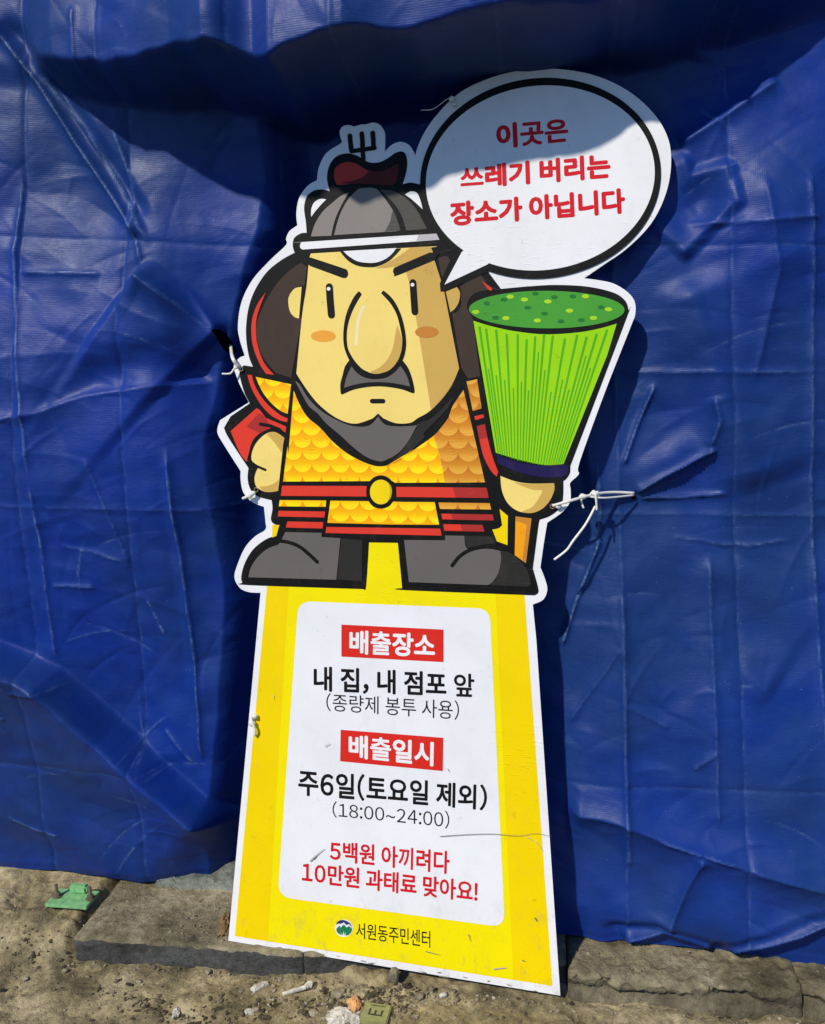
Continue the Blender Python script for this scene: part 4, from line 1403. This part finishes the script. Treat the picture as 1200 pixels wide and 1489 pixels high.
# olive plastic tag
p = at_ground(547, 1479)
tg = empty('plastic_tag', p + Vector((0, 0, 0.001)), 'small olive green plastic tag with a dark mark, flat on the pavement at bottom centre', 'tag')
tg.rotation_euler = (0.12, 0, -0.08)
box_part('tag_body', (-0.023, -0.019, 0), (0.023, 0.019, 0.009), M_olive, tg, 0.0015)
box_part('dark_mark', (-0.012, -0.006, 0.0092), (0.012, -0.0035, 0.0098), M_dark, tg, 0.0002)
box_part('dark_mark', (-0.012, -0.0032, 0.0092), (-0.009, 0.0062, 0.0098), M_dark, tg, 0.0002)
box_part('dark_mark', (-0.002, -0.0032, 0.0092), (0.001, 0.0040, 0.0098), M_dark, tg, 0.0002)
box_part('dark_mark', (0.009, -0.0032, 0.0092), (0.012, 0.0055, 0.0098), M_dark, tg, 0.0002)
box_part('groove', (-0.012, 0.0125, 0.0092), (0.014, 0.0138, 0.0096), M_dark, tg, 0.0002)

# dry leaf by the corner of the board
p = on_z(328, 1345, 0.052)
put('dry_leaf', crumple('dry_leaf', 0.022, 0.040, 0.016, 6, M_leaf, 10), p, 'curled brown dry leaf at the left foot of the yellow board', 'leaf', (0.5, 0.2, 0.3), None, 0.0)

# loose rubble and grit: nobody could count it
gv, gf = [], []
protos = [stone_mesh('g', 1.0, 50 + i, 0.7, M_stone, 1) for i in range(6)]
pr = [([tuple(v.co) for v in me.vertices], [tuple(p.vertices) for p in me.polygons]) for me in protos]
for me in protos: bpy.data.meshes.remove(me)
for i in range(2600):
    if i < 800:
        x, y = rng.normal(-0.28, 0.17), 1.275 - abs(rng.normal(0, 0.055))
    elif i < 1300:
        x, y = rng.uniform(-1.3, 0.7), 1.28 - abs(rng.normal(0, 0.02))
    elif i < 1600:
        x, y = rng.uniform(-1.35, -0.87), rng.uniform(1.2, 1.40)
    else:
        x, y = rng.uniform(-1.35, 0.8), rng.uniform(0.95, 1.28)
    s_ = min(0.0007 + rng.exponential(0.0010), 0.006)
    if y > 1.279 and x > -0.86: continue
    z = gz(x, y)
    vs_, fs_ = pr[i % 6]
    an = rng.uniform(0, 6.28)
    b0 = len(gv)
    for (a_, b_, c_) in vs_:
        gv.append((x + s_ * (a_ * math.cos(an) - b_ * math.sin(an)), y + s_ * (a_ * math.sin(an) + b_ * math.cos(an)), z + s_ * (c_ + 0.35)))
    gf += [tuple(b0 + q for q in f) for f in fs_]
for i in range(420):                                   # grit on the kerb top
    x, y = rng.choice([rng.uniform(-0.86, -0.57), rng.uniform(0.06, 0.8)]), rng.uniform(1.295, 1.42)
    s_ = min(0.0006 + rng.exponential(0.0008), 0.004)
    vs_, fs_ = pr[i % 6]
    b0 = len(gv)
    for (a_, b_, c_) in vs_:
        gv.append((x + s_ * a_, y + s_ * b_, KH + s_ * (c_ + 0.3)))
    gf += [tuple(b0 + q for q in f) for f in fs_]
grit = link_mesh('gravel', gv, gf, M_stone)
tag(grit, 'loose grit and crumbs of concrete scattered along the foot of the kerb', 'gravel', kind='stuff')

M_soil = concrete('dark_soil', (0.05, 0.04, 0.025), (0.12, 0.095, 0.06), (0.26, 0.21, 0.14), 0.95, 3.0)
sv, sf = [], []
clusters = [(585, 1448, 0.030, 0.016, 130), (548, 1456, 0.030, 0.010, 130), (250, 1480, 0.05, 0.012, 150), (205, 1462, 0.03, 0.014, 60), (350, 1470, 0.05, 0.015, 90),
            (400, 1460, 0.03, 0.010, 60), (480, 1462, 0.04, 0.012, 100), (160, 1440, 0.05, 0.02, 40), (1000, 1470, 0.2, 0.01, 90), (215, 1395, 0.15, 0.006, 90), (50, 1370, 0.06, 0.02, 90)]
for px, py, sx_, sy_, cnt in clusters:
    c0 = at_ground(px, py)
    for i in range(cnt):
        x, y = c0.x + rng.normal(0, sx_), c0.y + rng.normal(0, sy_)
        if y > 1.282 and x > -0.86: continue
        s_ = min(0.0006 + rng.exponential(0.0011), 0.006)
        vs_, fs_ = pr[i % 6]
        an = rng.uniform(0, 6.28)
        st = rng.uniform(0.6, 2.2)
        z = gz(x, y)
        b0 = len(sv)
        for (a_, b_, c_) in vs_:
            a_ *= st
            sv.append((x + s_ * (a_ * math.cos(an) - b_ * math.sin(an)), y + s_ * (a_ * math.sin(an) + b_ * math.cos(an)), z + s_ * (c_ * 0.8 + 0.3)))
        sf += [tuple(b0 + q for q in f) for f in fs_]
soil = link_mesh('soil_crumbs', sv, sf, M_soil)
tag(soil, 'dark crumbs of soil and rotten leaves lying in patches on the pavement', 'soil', kind='stuff')

for ob in bpy.data.objects:
    if '_org' in ob: del ob['_org']
